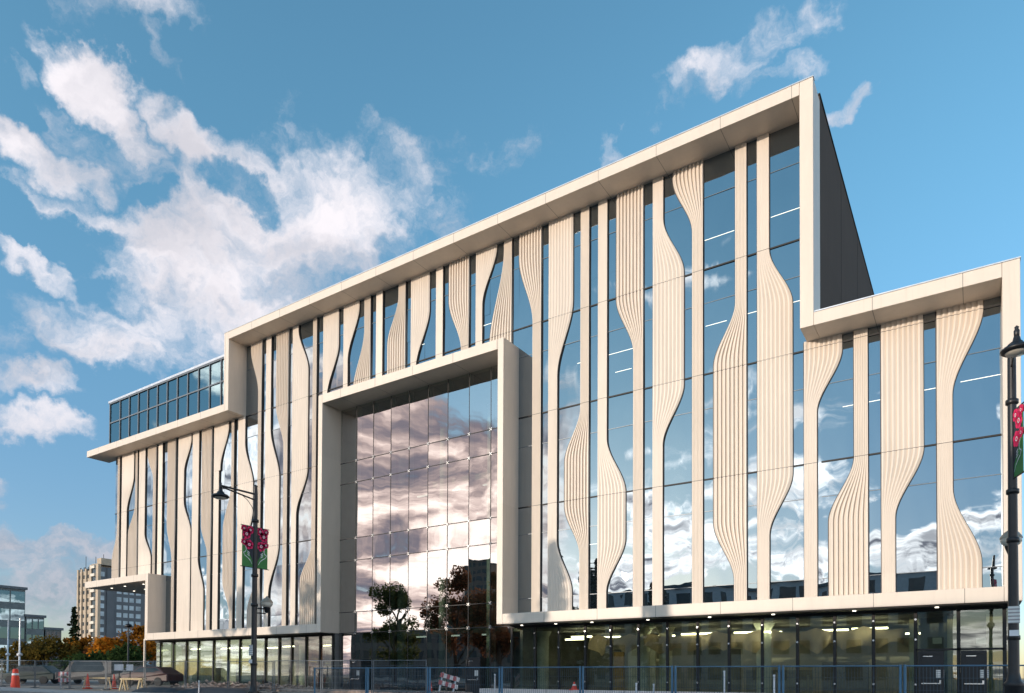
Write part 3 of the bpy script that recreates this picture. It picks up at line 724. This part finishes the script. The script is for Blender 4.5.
# parked vehicles beyond the site
M['carpaint'] = simple('dark_blue_grey_paint', (.018,.024,.032), .5, 0); M['carred'] = simple('dark_red_paint', (.04,.010,.010), .5, 0); M['cargreen'] = simple('dark_green_paint',(.012,.03,.028),.5,0)
M['carglass'] = simple('car_window', (.05,.07,.085), .08); M['tyre'] = simple('tyre_rubber', (.02,.02,.02), .8)
M['headlamp'] = simple('headlamp_glass', (.7,.7,.68), .15)
def car(label, loc, rz, paint, L=4.6, Hh=1.5, van=False):
    t = thing('parked_car', label, 'car' if not van else 'van', loc, rz, 'vehicles parked beyond the site fence')
    prof = [(-L/2,.35),(-L/2,.85),(-L/2+.9,.98),(-L/2+1.55,Hh),(L/2-1.0,Hh),(L/2-.25,1.0),(L/2,.9),(L/2,.35)]
    if van: prof = [(-L/2,.35),(-L/2,1.0),(-L/2+.75,1.15),(-L/2+1.35,Hh),(L/2-.1,Hh),(L/2,1.1),(L/2,.9),(L/2,.35)]
    b = MB(); n = len(prof)
    for w in (-.88,.88): 
        for x,z in prof: b.v.append((x, w*(1 if z < 1.02 else .84), z))
    for i in range(n): j = (i+1)%n; b.f.append([i,j,n+j,n+i]); b.m.append(0); b.sm.append(False)
    b.f += [list(range(n-1,-1,-1)), list(range(n,2*n))]; b.m += [0,0]; b.sm += [False,False]
    b.build('body', paint, t, bevel=.07)
    for s in (-1,1): 
        mb = MB(); y0, y1 = s*.895, s*.765
        x0,x1,x2,x3 = (-L/2+1.15,-L/2+1.62,L/2-1.1,L/2-.5)
        mb.add([(x0,y0,1.04),(x1,y1,Hh-.07),(x2,y1,Hh-.07),(x3,y0,1.04)], [(0,1,2,3),(3,2,1,0)]); mb.build('side_window', M['carglass'], t)
    MB().add([(-L/2+.98,-.72,1.03),(-L/2+1.52,-.66,Hh-.04),(-L/2+1.52,.66,Hh-.04),(-L/2+.98,.72,1.03)], [(0,1,2,3),(3,2,1,0)]).build('windscreen', M['carglass'], t, loc=(-.03,0,.02))
    for x in (-L/2+.85,L/2-.85):
        for y in (-.80,.80): MB().tube((x,y-.11,.33),(x,y+.11,.33),.33,n=18).build('wheel', M['tyre'], t)
    for y in (-.6,.6): MB().obox((-L/2-.01,y,.72),(.06,.32,.14)).build('headlight', M['headlamp'], t)
car('dark blue grey van parked beyond the fence below the concrete tower', at(-63.2,-1.0,.02), R(30), M['carpaint'], 5.0, 2.0, True)
car('dark blue grey car parked right of the van, near the white signs', at(-58.6,1.0,.02), R(24), M['carpaint'], 4.5, 1.5)
car('dark green car parked left of the van below the autumn trees', at(-67.5,-3.6,.02), R(36), M['cargreen'], 4.5, 1.55)
car('dark red car parked at the corner of the left storefront', at(-53.2,-1.2,.02), R(18), M['carred'], 4.3, 1.45)

# ------------------------------------------------------------------ slim posts far left
def slim_post(label, loc, h, black=False, arm=True):
    t = thing('lamp_post', label, 'lamp post', loc, 0, 'slim lamp posts on the side road')
    m = M['lampblack'] if black else M['alu']
    MB().lathe((0,0,0), [(.14,0),(.14,.3),(.08,.35),(.055,h)]).build('pole', m, t)
    if arm: MB().lathe((0,0,h*.42), [(.06,0),(.2,.05),(.22,.2),(.06,.3)]).build('lamp_head', M['bwhite'] if not black else m, t)
    else: MB().lathe((0,0,h-.1), [(.05,0),(.35,.05),(.3,.3),(.0,.45)]).build('lamp_head', m, t)
slim_post('slim pale lamp post in front of the glass office, left of a pair', at(-80.4,-.6), 6.3)
slim_post('slim pale lamp post in front of the glass office, right of a pair', at(-68.1,-4.4), 5.6)
slim_post('dark lamp post with a small head seen under the canopy', at(-70.4,6.0), 5.6, True, False)

# ------------------------------------------------------------------ trees
def leaf_mat(name, cols, tr=.35):
    m, nt, nd, lk, p = newmat(name); nd.remove(p); co = objco(nt)
    w = N(nt,'ShaderNodeTexWhiteNoise', noise_dimensions='3D'); 
    q = stretch(nt, co, (1.1,1.1,1.1)); fl = N(nt,'ShaderNodeVectorMath', operation='FLOOR'); lk.new(q, fl.inputs[0]); lk.new(fl.outputs[0], w.inputs['Vector'])
    f = math_(nt,'ADD', math_(nt,'MULTIPLY', noise(nt,.55,3,co), .7), math_(nt,'MULTIPLY', w.outputs['Value'], .3))
    c = ramp(nt, f, [(.2+.6*i/(len(cols)-1), c) for i,c in enumerate(cols)])
    d = N(nt,'ShaderNodeBsdfDiffuse'); t = N(nt,'ShaderNodeBsdfTranslucent'); lk.new(c,d.inputs[0]); lk.new(c,t.inputs[0])
    x = N(nt,'ShaderNodeMixShader'); x.inputs[0].default_value = tr; lk.new(d.outputs[0],x.inputs[1]); lk.new(t.outputs[0],x.inputs[2]); lk.new(x.outputs[0], nd['Material Output'].inputs[0])
    return m
M['autumn'] = leaf_mat('autumn_leaves', [(.10,.05,.015),(.28,.11,.015),(.40,.17,.02)])
M['orange_leaf'] = leaf_mat('orange_leaves', [(.22,.09,.012),(.50,.19,.02),(.62,.27,.03)])
M['olive'] = leaf_mat('olive_leaves', [(.05,.045,.015),(.11,.08,.02),(.19,.12,.02)])
M['greenleaf'] = leaf_mat('dark_green_leaves', [(.018,.035,.012),(.035,.06,.02),(.06,.09,.025)])
M['needle'] = leaf_mat('conifer_needles', [(.012,.022,.012),(.022,.036,.016),(.035,.05,.02)])
M['russet'] = leaf_mat('russet_leaves', [(.05,.025,.012),(.09,.04,.018),(.14,.05,.02)])
M['green_lit'] = leaf_mat(tr=.6, name='street_tree_leaves', cols=[(.05,.06,.02),(.085,.10,.03),(.14,.13,.04)])
M['russet_lit'] = leaf_mat(tr=.6, name='street_tree_russet_leaves', cols=[(.10,.055,.03),(.19,.085,.045),(.27,.12,.06)])
M['bark'] = simple('bark', (.07,.055,.045), .9, var=.3, scale=6)
def tree(label, loc, h, rad, leaf, n=2200, ls=.3, conifer=False, seed=1, base=.22, group='trees around the site', squash=1.):
    q = random.Random(seed); t = thing('conifer' if conifer else 'tree', label, 'tree', loc, q.uniform(0,6), group)
    tr = MB().tube((0,0,-.2),(0,0,h*.55),h*.022,h*.012,n=8)
    tr.tube((0,0,h*.55),(0,0,h*.93),h*.012,.02,n=6); ends = []
    if not conifer:
        for k in range(12):
            a = k*2.4+q.random(); z0 = h*q.uniform(base+.02,.62); e = Vector((math.cos(a)*rad*q.uniform(.45,.85), math.sin(a)*rad*q.uniform(.45,.85), z0+h*q.uniform(.12,.3)))
            tr.tube((0,0,z0), e, h*.009, .02, n=5); ends.append(e)
    tr.build('trunk', M['bark'], t)
    cr = MB()
    def leafq(p, s):
        a = Vector((q.gauss(0,1),q.gauss(0,1),q.gauss(0,1))).normalized(); b = a.orthogonal().normalized(); b.rotate(Matrix.Rotation(q.uniform(0,6.3),3,a)); c = a.cross(b)
        k = len(cr.v); cr.v += [tuple(p+b*s), tuple(p+c*s*.55), tuple(p-b*s), tuple(p-c*s*.55)]; cr.f.append([k,k+1,k+2,k+3]); cr.m.append(0); cr.sm.append(False)
    if conifer:
        nb = int(n/38)
        for k in range(nb):
            f = (k+.5)/nb; z = h*(.12+.87*f); r = rad*(1-f)**.85*q.uniform(.6,1.15)+.12; a = k*2.4+q.random()*.6; droop = q.uniform(-.25,.10)
            for i in range(38):
                s = q.random()**.7; p = Vector((math.cos(a)*r*s, math.sin(a)*r*s, z+droop*r*s+q.gauss(0,.07)*h*.05))
                p += Vector((q.gauss(0,.14),q.gauss(0,.14),q.gauss(0,.10)))*(.4+r*.35); leafq(p, ls*q.uniform(.6,1.2))
    else:
        cl = [(e, rad*q.uniform(.24,.42)) for e in ends]
        for k in range(16):
            a = q.uniform(0,6.3); f = q.random(); z = h*(base+.1+(1-base-.17)*f); r = rad*math.sqrt(max(.05,1-(2*f-.85)**2))*q.uniform(.25,.85)
            cl.append((Vector((math.cos(a)*r,math.sin(a)*r,z)), rad*q.uniform(.2,.38)))
        per = n//len(cl)
        for c, r in cl:
            for i in range(per):
                d = Vector((q.gauss(0,1),q.gauss(0,1),q.gauss(0,1)*.75*squash)).normalized()*r*q.random()**.42
                leafq(c+d, ls*q.uniform(.6,1.3))
    cr.build('crown', leaf, t); return t
LBL = 'beyond the site fence at far left'
tree('broad olive and brown autumn tree beyond the fence, right of the dark low building', (-131,25.7,.6), 7.2, 4.4, M['olive'], 2600, .34, seed=3)
tree('olive brown autumn tree beyond the fence, nearest the glass office', (-136,22.5,.6), 6.2, 4.0, M['olive'], 2200, .34, seed=4)
tree('bright golden topped autumn tree just left of the concrete tower', (-129,30,.6), 7.6, 3.2, M['autumn'], 2200, .34, seed=5)
tree('russet autumn tree at the foot of the concrete tower', (-126,29.5,.6), 5.8, 3.2, M['russet'], 2000, .32, seed=6)
tree('orange autumn tree in front of the tower, brightest of those under the canopy', (-113,25.5,.6), 6.8, 3.0, M['orange_leaf'], 2400, .3, seed=7)
tree('tall orange brown autumn tree under the canopy beside the white post', (-110.5,29,.6), 8.6, 3.8, M['autumn'], 2600, .32, seed=8)
tree('dark green low tree at the left corner of the storefront', (-100,21.5,.6), 5.4, 3.0, M['greenleaf'], 2000, .3, seed=9)
tree('dark bushy tree below the orange trees under the canopy', (-107,20.5,.6), 4.2, 3.2, M['greenleaf'], 1800, .3, seed=10)
tree('narrow dark conifer standing against the left edge of the tower', (-139.5,32.5,.6), 13.6, 2.2, M['needle'], 2400, .3, True, seed=11)
tree('dark bushy tree below the golden tree at far left', (-121.5,24.5,.6), 4.0, 3.2, M['greenleaf'], 1800, .3, seed=12)
# across the street, behind the camera: seen mirrored in the glass, and casting the low sun's shade
tree('rounded street tree mirrored in the left half of the atrium glass', (-58.5,-28.5,.2), 13.0, 3.3, M['green_lit'], 9000, .17, seed=21, base=.15)
tree('broad street tree mirrored in the middle of the atrium glass', (-49.5,-29.5,.2), 14.5, 3.6, M['russet_lit'], 10000, .17, seed=22, base=.12)
tree('street tree mirrored at the right edge of the atrium glass', (-45.0,-30.5,.2), 13.6, 3.4, M['russet_lit'], 9000, .17, seed=23, base=.15)
tree('tallest spiky conifer mirrored in the fins right of the atrium', (-39.5,-34.5,.1), 16.5, 2.6, M['needle'], 4200, .28, True, seed=24)
tree('shorter spiky conifer mirrored beside its taller neighbour right of the atrium', (-35.2,-35.0,.1), 14.5, 2.4, M['needle'], 3800, .28, True, seed=25)
tree('thin conifer mirrored between the fins further right of the atrium', (-29.5,-38,.1), 12.6, 1.8, M['needle'], 3000, .26, True, seed=26)

# ------------------------------------------------------------------ far buildings
M['towerlit'] = simple('tower_concrete', (.42,.345,.26), .85, var=.14, scale=.3); M['towerdark'] = simple('tower_shade_blue', (.105,.12,.135), .7, var=.1, scale=.3)  # dark blue tone puts the side face's shade into the tower's colour
M['towerwin'] = simple('tower_window', (.34,.43,.48), .3, var=.35, scale=.35); M['darkwin'] = simple('dark_window', (.03,.04,.05), .2, var=.4, scale=.5)
M['balcony'] = simple('white_balcony', (.62,.58,.50), .7)
M['officeglass'] = glass_mat('office_glass', (.40,.55,.62), 1, (.012,.025,.03), .30, .10)
M['spandrel'] = simple('office_spandrel', (.10,.13,.14), .5, var=.3, scale=.4)
def tower():
    t = thing('concrete_tower', 'tall concrete apartment tower with one lit face and one shaded windowed face, behind the canopy', 'building', (-261,95.7,.6))
    H = 40.5
    MB().box(-14,-6.2,0,15,0,H-2).box(-6.2,-.02,0.6,1.0,0,H).box(-1.6,0,0,.6,0,H).box(-6.2,-4.9,0,.6,0,H).build('lit_slab', M['towerlit'], t)
    for x in (-14.2,-11.6,-8.4): MB().box(x,x+.9,-.5,-.01,0,H-1.2).build('pilaster', M['towerlit'], t)
    MB().box(-4.9,-1.6,.3,.59,0,H).build('recess', M['darkwin'], t)
    for k in range(14): MB().box(-4.6,-1.9,-.5,.28,2.0+k*2.85,3.0+k*2.85).build('balcony', M['balcony'], t)
    for x,w in ((-13.1,1.2),(-10.4,1.6),(-7.3,.8)):
        for k in range(14): MB().box(x,x+w,-.05,-.01,1.6+k*2.85,2.9+k*2.85).build('window', M['darkwin'], t)
    MB().box(-12,-.01,1.01,22,0,H-1).box(.0,.5,3.0,5.5,0,H-1).box(0,.5,21,22,0,H-1).build('dark_slab', M['towerdark'], t)
    for c,(y0,y1) in enumerate(((.9,2.2),(6.6,8.3),(9.0,10.6),(11.2,12.8),(13.6,15.4),(17.6,19.2))):
        mb = MB()
        for k in range(13): MB().box(.01,.06,y0,y1,2.0+k*2.85,3.6+k*2.85).build('window', M['towerwin'], t)
    MB().box(-9,-5,2,10,H-1.9,H+.8).box(-4,-1,1.5,9,H+.01,H+2.4).build('roof_plant', M['towerlit'], t)
    MB().box(-8,-2,11,19,H-.99,H+1.4).build('roof_plant', M['towerdark'], t)
    for x,y in ((-10,4),(-2.4,3),(-5,14),(-13,2)): MB().tube((x,y,H-2),(x,y,H+4),.09).build('aerial', M['black'], t)
tower()
def office(name, label, loc, rz, W, D, H, nf, mat):
    t = thing(name, label, 'building', loc, rz)
    MB().box(0,W,0,D,0,H).build('wall', M['spandrel'], t)
    for s in range(nf):
        z = H*(s+.25)/nf; zz = z+H/nf*.62
        for side in (0,1):
            mb = MB(); L = W if not side else D; n = max(3,int(L/2.6)); 
            for k in range(n):
                a, b = L*k/n+.12, L*(k+1)/n-.12
                if side == 0: mb.box(a,b,-.06,-.01,z,zz)
                else: mb.box(W+.01,W+.06,a,b,z,zz)
            mb.build('window_band', mat, t)
    MB().box(-.3,W+.3,-.3,D+.3,H+.002,H+.5).build('roof', M['towerdark'], t)
    return t
office('glass_office', 'teal glass office block with flat roof at the far left edge', (-182,14,.6), 0, 22, 18.6, 18.0, 5, M['officeglass'])
office('glass_office', 'small glass entrance block attached beside the teal office', (-172,32.8,.6), 0, 12, 3.3, 12.6, 4, M['officeglass'])
office('low_dark_building', 'low dark building between the glass office and the autumn trees', (-175,36.4,.6), 0, 15, 3.0, 10.2, 4, M['darkwin'])
def plain_block(label, loc, W, D, H, nf, seed, mat, name='street_building'):
    t = thing(name, label, 'building', loc)
    q = random.Random(seed)
    MB().box(0,W,-D,0,0,H).build('wall', mat, t)
    MB().box(-.4,W+.4,-D-.4,.4,H+.002,H+.45).build('roof', M['towerdark'], t)
    for s in range(nf):
        z = H*(s+.3)/nf; mb = MB(); n = int(W/3.2)
        for k in range(n): mb.box(W*(k+.2)/n,W*(k+.8)/n,.01,.06,z,z+H/nf*.5)
        mb.build('window_band', M['darkwin'], t)
    MB().box(W*.38,W*.43,-D*.6,-D*.3,H+.45,H+1.4).build('roof_plant', M['core'], t)
M['brickdull'] = simple('dull_brick', (.17,.13,.11), .9, var=.2); M['greywall'] = simple('grey_render', (.62,.60,.60), .9, var=.12)
plain_block('long low grey building across the street, mirrored at the foot of the fins', (-58,-74,.1), 55, 18, 15.3, 4, 1, M['greywall'])
plain_block('brown brick building across the street, left of the long grey one', (-122,-80,.1), 60, 18, 11.0, 3, 2, M['brickdull'])
plain_block('grey building across the street, mirrored beside the right end lamp', (10,-78,.1), 60, 20, 11.0, 3, 3, M['greywall'])
plain_block('distant brown tower mirrored at the right edge of the atrium glass', (-186,-205,.1), 13, 13, 49, 15, 4, M['brickdull'], 'distant_tower')
SUN_E, SKY_S, EXPO = 2.42, .15, .6
SKY_TINT = (1.10,1.55,1.46)
CL_LIT, CL_GREY, BK_LIT, BK_GREY = (4.4,4.2,4.4), (1.1,1.3,1.7), (19.,18.,17.4), (2.3,2.25,2.6)
# ------------------------------------------------------------------ camera
cam = bpy.data.cameras.new('camera'); co_ = bpy.data.objects.new('camera', cam); COL.objects.link(co_); C.camera = co_
F_, yaw, pitch, roll, cy = 703.2, .58482, .0166, .0046, 664.8
f = Vector((-math.sin(yaw)*math.cos(pitch), math.cos(yaw)*math.cos(pitch), math.sin(pitch)))
r0 = Vector((math.cos(yaw), math.sin(yaw), 0)); u0 = r0.cross(f)
rr = r0*math.cos(roll)+u0*math.sin(roll); uu = -r0*math.sin(roll)+u0*math.cos(roll)
CP = Vector((0,-31.2,1.6))
co_.matrix_world = Matrix(((rr.x,uu.x,-f.x,CP.x),(rr.y,uu.y,-f.y,CP.y),(rr.z,uu.z,-f.z,CP.z),(0,0,0,1)))
cam.sensor_width = 36; cam.sensor_fit = 'HORIZONTAL'; cam.lens = F_/1024*36; cam.shift_y = (cy-346.5)/1024; cam.clip_start = .1; cam.clip_end = 8000
# ------------------------------------------------------------------ sun and sky
SAZ, SEL = R(24), R(8.2)
ld = Vector((math.sin(SAZ)*math.cos(SEL), math.cos(SAZ)*math.cos(SEL), -math.sin(SEL)))      # direction the light travels
sun = bpy.data.lights.new('sun', 'SUN'); sun.energy = SUN_E; sun.angle = R(.55); sun.color = (1.,.845,.69)
so = bpy.data.objects.new('sun', sun); COL.objects.link(so); so.rotation_euler = ld.to_track_quat('-Z','Y').to_euler()
W = bpy.data.worlds.new('World'); C.world = W; W.use_nodes = True; nt = W.node_tree; nd = nt.nodes; lk = nt.links
bg = nd['Background']; out = nd['World Output']
sky = N(nt,'ShaderNodeTexSky', sky_type='NISHITA'); sky.sun_disc = False; sky.sun_elevation = SEL
sky.sun_rotation = math.atan2(-ld.x, -ld.y)    # azimuth of the sun measured from +Y towards +X
sky.air_density = 1.0; sky.dust_density = .3; sky.ozone_density = 2.2
tc = N(nt,'ShaderNodeTexCoord'); D_ = tc.outputs['Generated']
sep = N(nt,'ShaderNodeSeparateXYZ'); lk.new(D_, sep.inputs[0])
def vm(op, a, b=None, out_='Vector'):
    n = N(nt,'ShaderNodeVectorMath', operation=op)
    for i,q in enumerate((a,b)):
        if q is None: continue
        if isinstance(q,(tuple,list,Vector)): n.inputs[i].default_value = tuple(q)
        else: lk.new(q, n.inputs[i])
    return n.outputs[out_]
def mr(x, a, b, c=0., d=1., t='SMOOTHSTEP'):
    n = N(nt,'ShaderNodeMapRange', interpolation_type=t); lk.new(x, n.inputs[0])
    for i,q in zip((1,2,3,4),(a,b,c,d)): n.inputs[i].default_value = q
    return n.outputs[0]
# warp the view direction so cloud edges billow
wn = N(nt,'ShaderNodeTexNoise'); wn.inputs['Scale'].default_value = 8.; wn.inputs['Detail'].default_value = 4; wn.inputs['Roughness'].default_value = .6; lk.new(D_, wn.inputs['Vector'])
wv = vm('MULTIPLY', vm('SUBTRACT', wn.outputs['Color'], (.5,.5,.5)), (.13,.13,.13))
wn2 = N(nt,'ShaderNodeTexNoise'); wn2.inputs['Scale'].default_value = 26.; wn2.inputs['Detail'].default_value = 5; wn2.inputs['Roughness'].default_value = .65; lk.new(D_, wn2.inputs['Vector'])
wv2 = vm('MULTIPLY', vm('SUBTRACT', wn2.outputs['Color'], (.5,.5,.5)), (.05,.05,.05))
Dw = vm('ADD', vm('ADD', D_, wv), wv2)
def dirpix(x, y):
    return (f + rr*((x-512)/F_) + uu*((cy-y)/F_)).normalized()
LOBES = [ # cloud banks: centre, long axis end, half width (all as sky directions), density
#  x,y, dx,dy (half length vector), half width, amplitude
 (100,88, 46,58, 19, 1.25),(200,148, 34,28, 17,.95),(28,150, 60,24, 17,.9),(120,155, 50,36, 22,.6),(135,238, 80,22, 22,.85),
 (265,235, 110,-12, 52,.95),(330,165, 30,34, 26,.8),(395,195, 62,18, 42,.62),(215,305, 100,-10, 46,.95),(180,270, 70,30,24,.6),
 (55,278, 34,24, 13,.85),(90,340, 64,26, 20,.95),(22,372, 46,16, 12,.7),(40,420, 54,12, 12,.75),(5,335, 20,14,12,.7),(5,482,22,6,10,.7),(0,522,26,6,12,.85),
 (132,6, 44,8, 14,.7),(14,46, 14,8, 9,.55),(150,40,12,26,9,.4),
 (745,58, 66,-46, 15,.54),(690,95, 30,-16, 13,.62),(790,76, 38,-16, 10,.5),(846,106, 28,-17, 11,1.0),(614,150, 10,20, 10,.62),(800,14,40,-12,12,.42),(495,150,46,24,24,.30),
 (60,556, 110,10, 18,.8),(20,590, 170,6, 20,.85),(90,612,150,4,16,.8),(40,535,80,12,8,.8),
]
acc = None
for x,y,dx,dy,w,amp in LOBES:
    c = dirpix(x,y); e = dirpix(x+dx,y+dy)-c; a = e-c*e.dot(c); la = a.length; a.normalize(); b = c.cross(a).normalized()
    k = math.sqrt((x-512)**2+(cy-y)**2+F_**2); hw = w/k
    q1 = vm('DOT_PRODUCT', Dw, a/la, 'Value'); q2 = vm('DOT_PRODUCT', Dw, b/hw, 'Value')
    g1 = math_(nt,'ADD', math_(nt,'MULTIPLY',q1,q1), math_(nt,'MULTIPLY',q2,q2))
    v = mr(g1, 0., 3.4, amp, 0.)
    acc = v if acc is None else math_(nt,'MAXIMUM', math_(nt,'ADD', acc, math_(nt,'MULTIPLY',v,.12)), v)
front = mr(vm('DOT_PRODUCT', D_, tuple(f), 'Value'), -.05, .25)
HOLES = [(40,225,70,20,15,.8),(10,100,26,12,18,.6),(240,188,26,16,12,.7),(150,196,22,6,8,.5),(120,300,34,16,14,.5),(320,130,20,12,20,.5)]
for x,y,dx,dy,w,amp in HOLES:
    c = dirpix(x,y); e = dirpix(x+dx,y+dy)-c; a = e-c*e.dot(c); la = a.length; a.normalize(); b = c.cross(a).normalized()
    hw = w/math.sqrt((x-512)**2+(cy-y)**2+F_**2)
    q1 = vm('DOT_PRODUCT', Dw, a/la, 'Value'); q2 = vm('DOT_PRODUCT', Dw, b/hw, 'Value')
    v = mr(math_(nt,'ADD', math_(nt,'MULTIPLY',q1,q1), math_(nt,'MULTIPLY',q2,q2)), 0., 2.6, amp, 0.)
    acc = math_(nt,'SUBTRACT', acc, v)
acc = math_(nt,'MULTIPLY', math_(nt,'MAXIMUM', acc, 0.), front)
# the half of the sky behind the camera: broken cumulus, banked up pink and grey towards the sun
zc = math_(nt,'ADD', math_(nt,'MAXIMUM', sep.outputs[2], 0.), .16)
flat = vm('DIVIDE', D_, None); fn = flat.node
cmb = N(nt,'ShaderNodeCombineXYZ')
for i in range(3): lk.new(zc, cmb.inputs[i])
lk.new(cmb.outputs[0], fn.inputs[1])
def nz(vec, sc, det, ro, dist=0.):
    q = N(nt,'ShaderNodeTexNoise'); q.inputs['Scale'].default_value = sc; q.inputs['Detail'].default_value = det; q.inputs['Roughness'].default_value = ro; q.inputs['Distortion'].default_value = dist
    lk.new(vec, q.inputs['Vector']); return q.outputs['Fac']
cnf = nz(flat, 2.3, 8, .55, .35)
bay_dir = Vector((-28,-32.7,14)).normalized()
toward = vm('DOT_PRODUCT', D_, tuple(bay_dir), 'Value')
hz = vm('NORMALIZE', vm('MULTIPLY', D_, (1.,1.,0.)))
bw = mr(vm('DOT_PRODUCT', hz, tuple(Vector((-28.3,-32.7,0)).normalized()), 'Value'), .972, .988)
low = mr(sep.outputs[2], .15, .34, .045, -.075)
bk = math_(nt,'ADD', cnf, low)
fincov = mr(bk, .475, .575)
finshade = math_(nt,'ADD', math_(nt,'MULTIPLY', mr(bk, .56, .68), .8), math_(nt,'MULTIPLY', mr(nz(vm('ADD', flat, (3.1,1.7,.4)), 5., 6, .6), .42, .62), .5), True)
fincol = mixc(nt, finshade, BK_LIT, BK_GREY)
bn = math_(nt,'ADD', math_(nt,'MULTIPLY', nz(vm('MULTIPLY', vm('ADD', flat, (7.3,2.2,1.1)), (1.,1.,1.)), 2.1, 9, .60, .6), .75), math_(nt,'MULTIPLY', nz(vm('MULTIPLY', D_, (5.,5.,17.)), 1., 6, .6, .4), .25))
baycol = ramp(nt, bn, [(.37,(.09,.10,.14)),(.43,(.18,.16,.185)),(.47,(.33,.265,.26)),(.51,(.62,.50,.46)),(.56,(1.,.87,.79)),(.62,(1.,.95,.90))])
bm = N(nt,'ShaderNodeMix', data_type='RGBA', blend_type='MULTIPLY'); bm.inputs[0].default_value = 1.; lk.new(baycol, bm.inputs[6]); bm.inputs[7].default_value = (12.,12.,12.,1); bm.clamp_result = False
baycov = mr(math_(nt,'ADD', bn, mr(sep.outputs[2], .30, .47, .12, -.13)), .44, .52)
backc = math_(nt,'MULTIPLY', math_(nt,'ADD', math_(nt,'MULTIPLY', fincov, math_(nt,'SUBTRACT', 1., bw)), math_(nt,'MULTIPLY', baycov, bw)), math_(nt,'SUBTRACT', 1., front))
# fine structure
n1 = N(nt,'ShaderNodeTexNoise'); n1.inputs['Scale'].default_value = 12.; n1.inputs['Detail'].default_value = 8; n1.inputs['Roughness'].default_value = .62; lk.new(vm('MULTIPLY', Dw, (1.,1.,1.35)), n1.inputs['Vector'])
dens = mr(math_(nt,'ADD', acc, math_(nt,'MULTIPLY', math_(nt,'SUBTRACT', n1.outputs['Fac'], .5), 2.2)), .20, 1.30)
dens = math_(nt,'MULTIPLY', dens, mr(acc, .0, .22))
cloud = math_(nt,'MAXIMUM', dens, backc, True)
# cloud colour: sunlit cream-white, lilac-grey where thick or low
n2 = N(nt,'ShaderNodeTexNoise'); n2.inputs['Scale'].default_value = 4.5; n2.inputs['Detail'].default_value = 6; lk.new(vm('MULTIPLY', vm('ADD', Dw, (.3,.1,.55)), (1,1,2.2)), n2.inputs['Vector'])
gf = mr(n2.outputs['Fac'], .40, .62)
lowgrey = mr(sep.outputs[2], .13, .36, 1.1, .0)
fgrey = math_(nt,'MAXIMUM', math_(nt,'MULTIPLY', gf, .42), math_(nt,'MULTIPLY', lowgrey, mr(n1.outputs['Fac'], .30, .62, 1., .55)))
ccf = mixc(nt, fgrey, CL_LIT, CL_GREY)
ccb = mixc(nt, bw, fincol, bm.outputs[2])
ccol = mixc(nt, front, ccb, ccf)
st = N(nt,'ShaderNodeMix', data_type='RGBA', blend_type='MULTIPLY'); st.inputs[0].default_value = 1.; lk.new(sky.outputs[0], st.inputs[6]); lk.new(mixc(nt, mr(sep.outputs[2], .0, .66), (.78,.79,.97), SKY_TINT), st.inputs[7])
lk.new(mixc(nt, cloud, st.outputs[2], ccol), bg.inputs['Color']); bg.inputs['Strength'].default_value = SKY_S
W.cycles.sampling_method = 'MANUAL'; W.cycles.sample_map_resolution = 512
# ------------------------------------------------------------------ picture settings
C.view_settings.view_transform = 'Standard'; C.view_settings.look = 'None'; C.view_settings.exposure = EXPO; C.view_settings.gamma = 1; C.view_settings.use_curve_mapping = False
C.render.engine = 'CYCLES'; C.cycles.max_bounces = 8; C.cycles.glossy_bounces = 4; C.cycles.transparent_max_bounces = 16; C.cycles.use_denoising = True; C.cycles.caustics_reflective = False; C.cycles.caustics_refractive = False
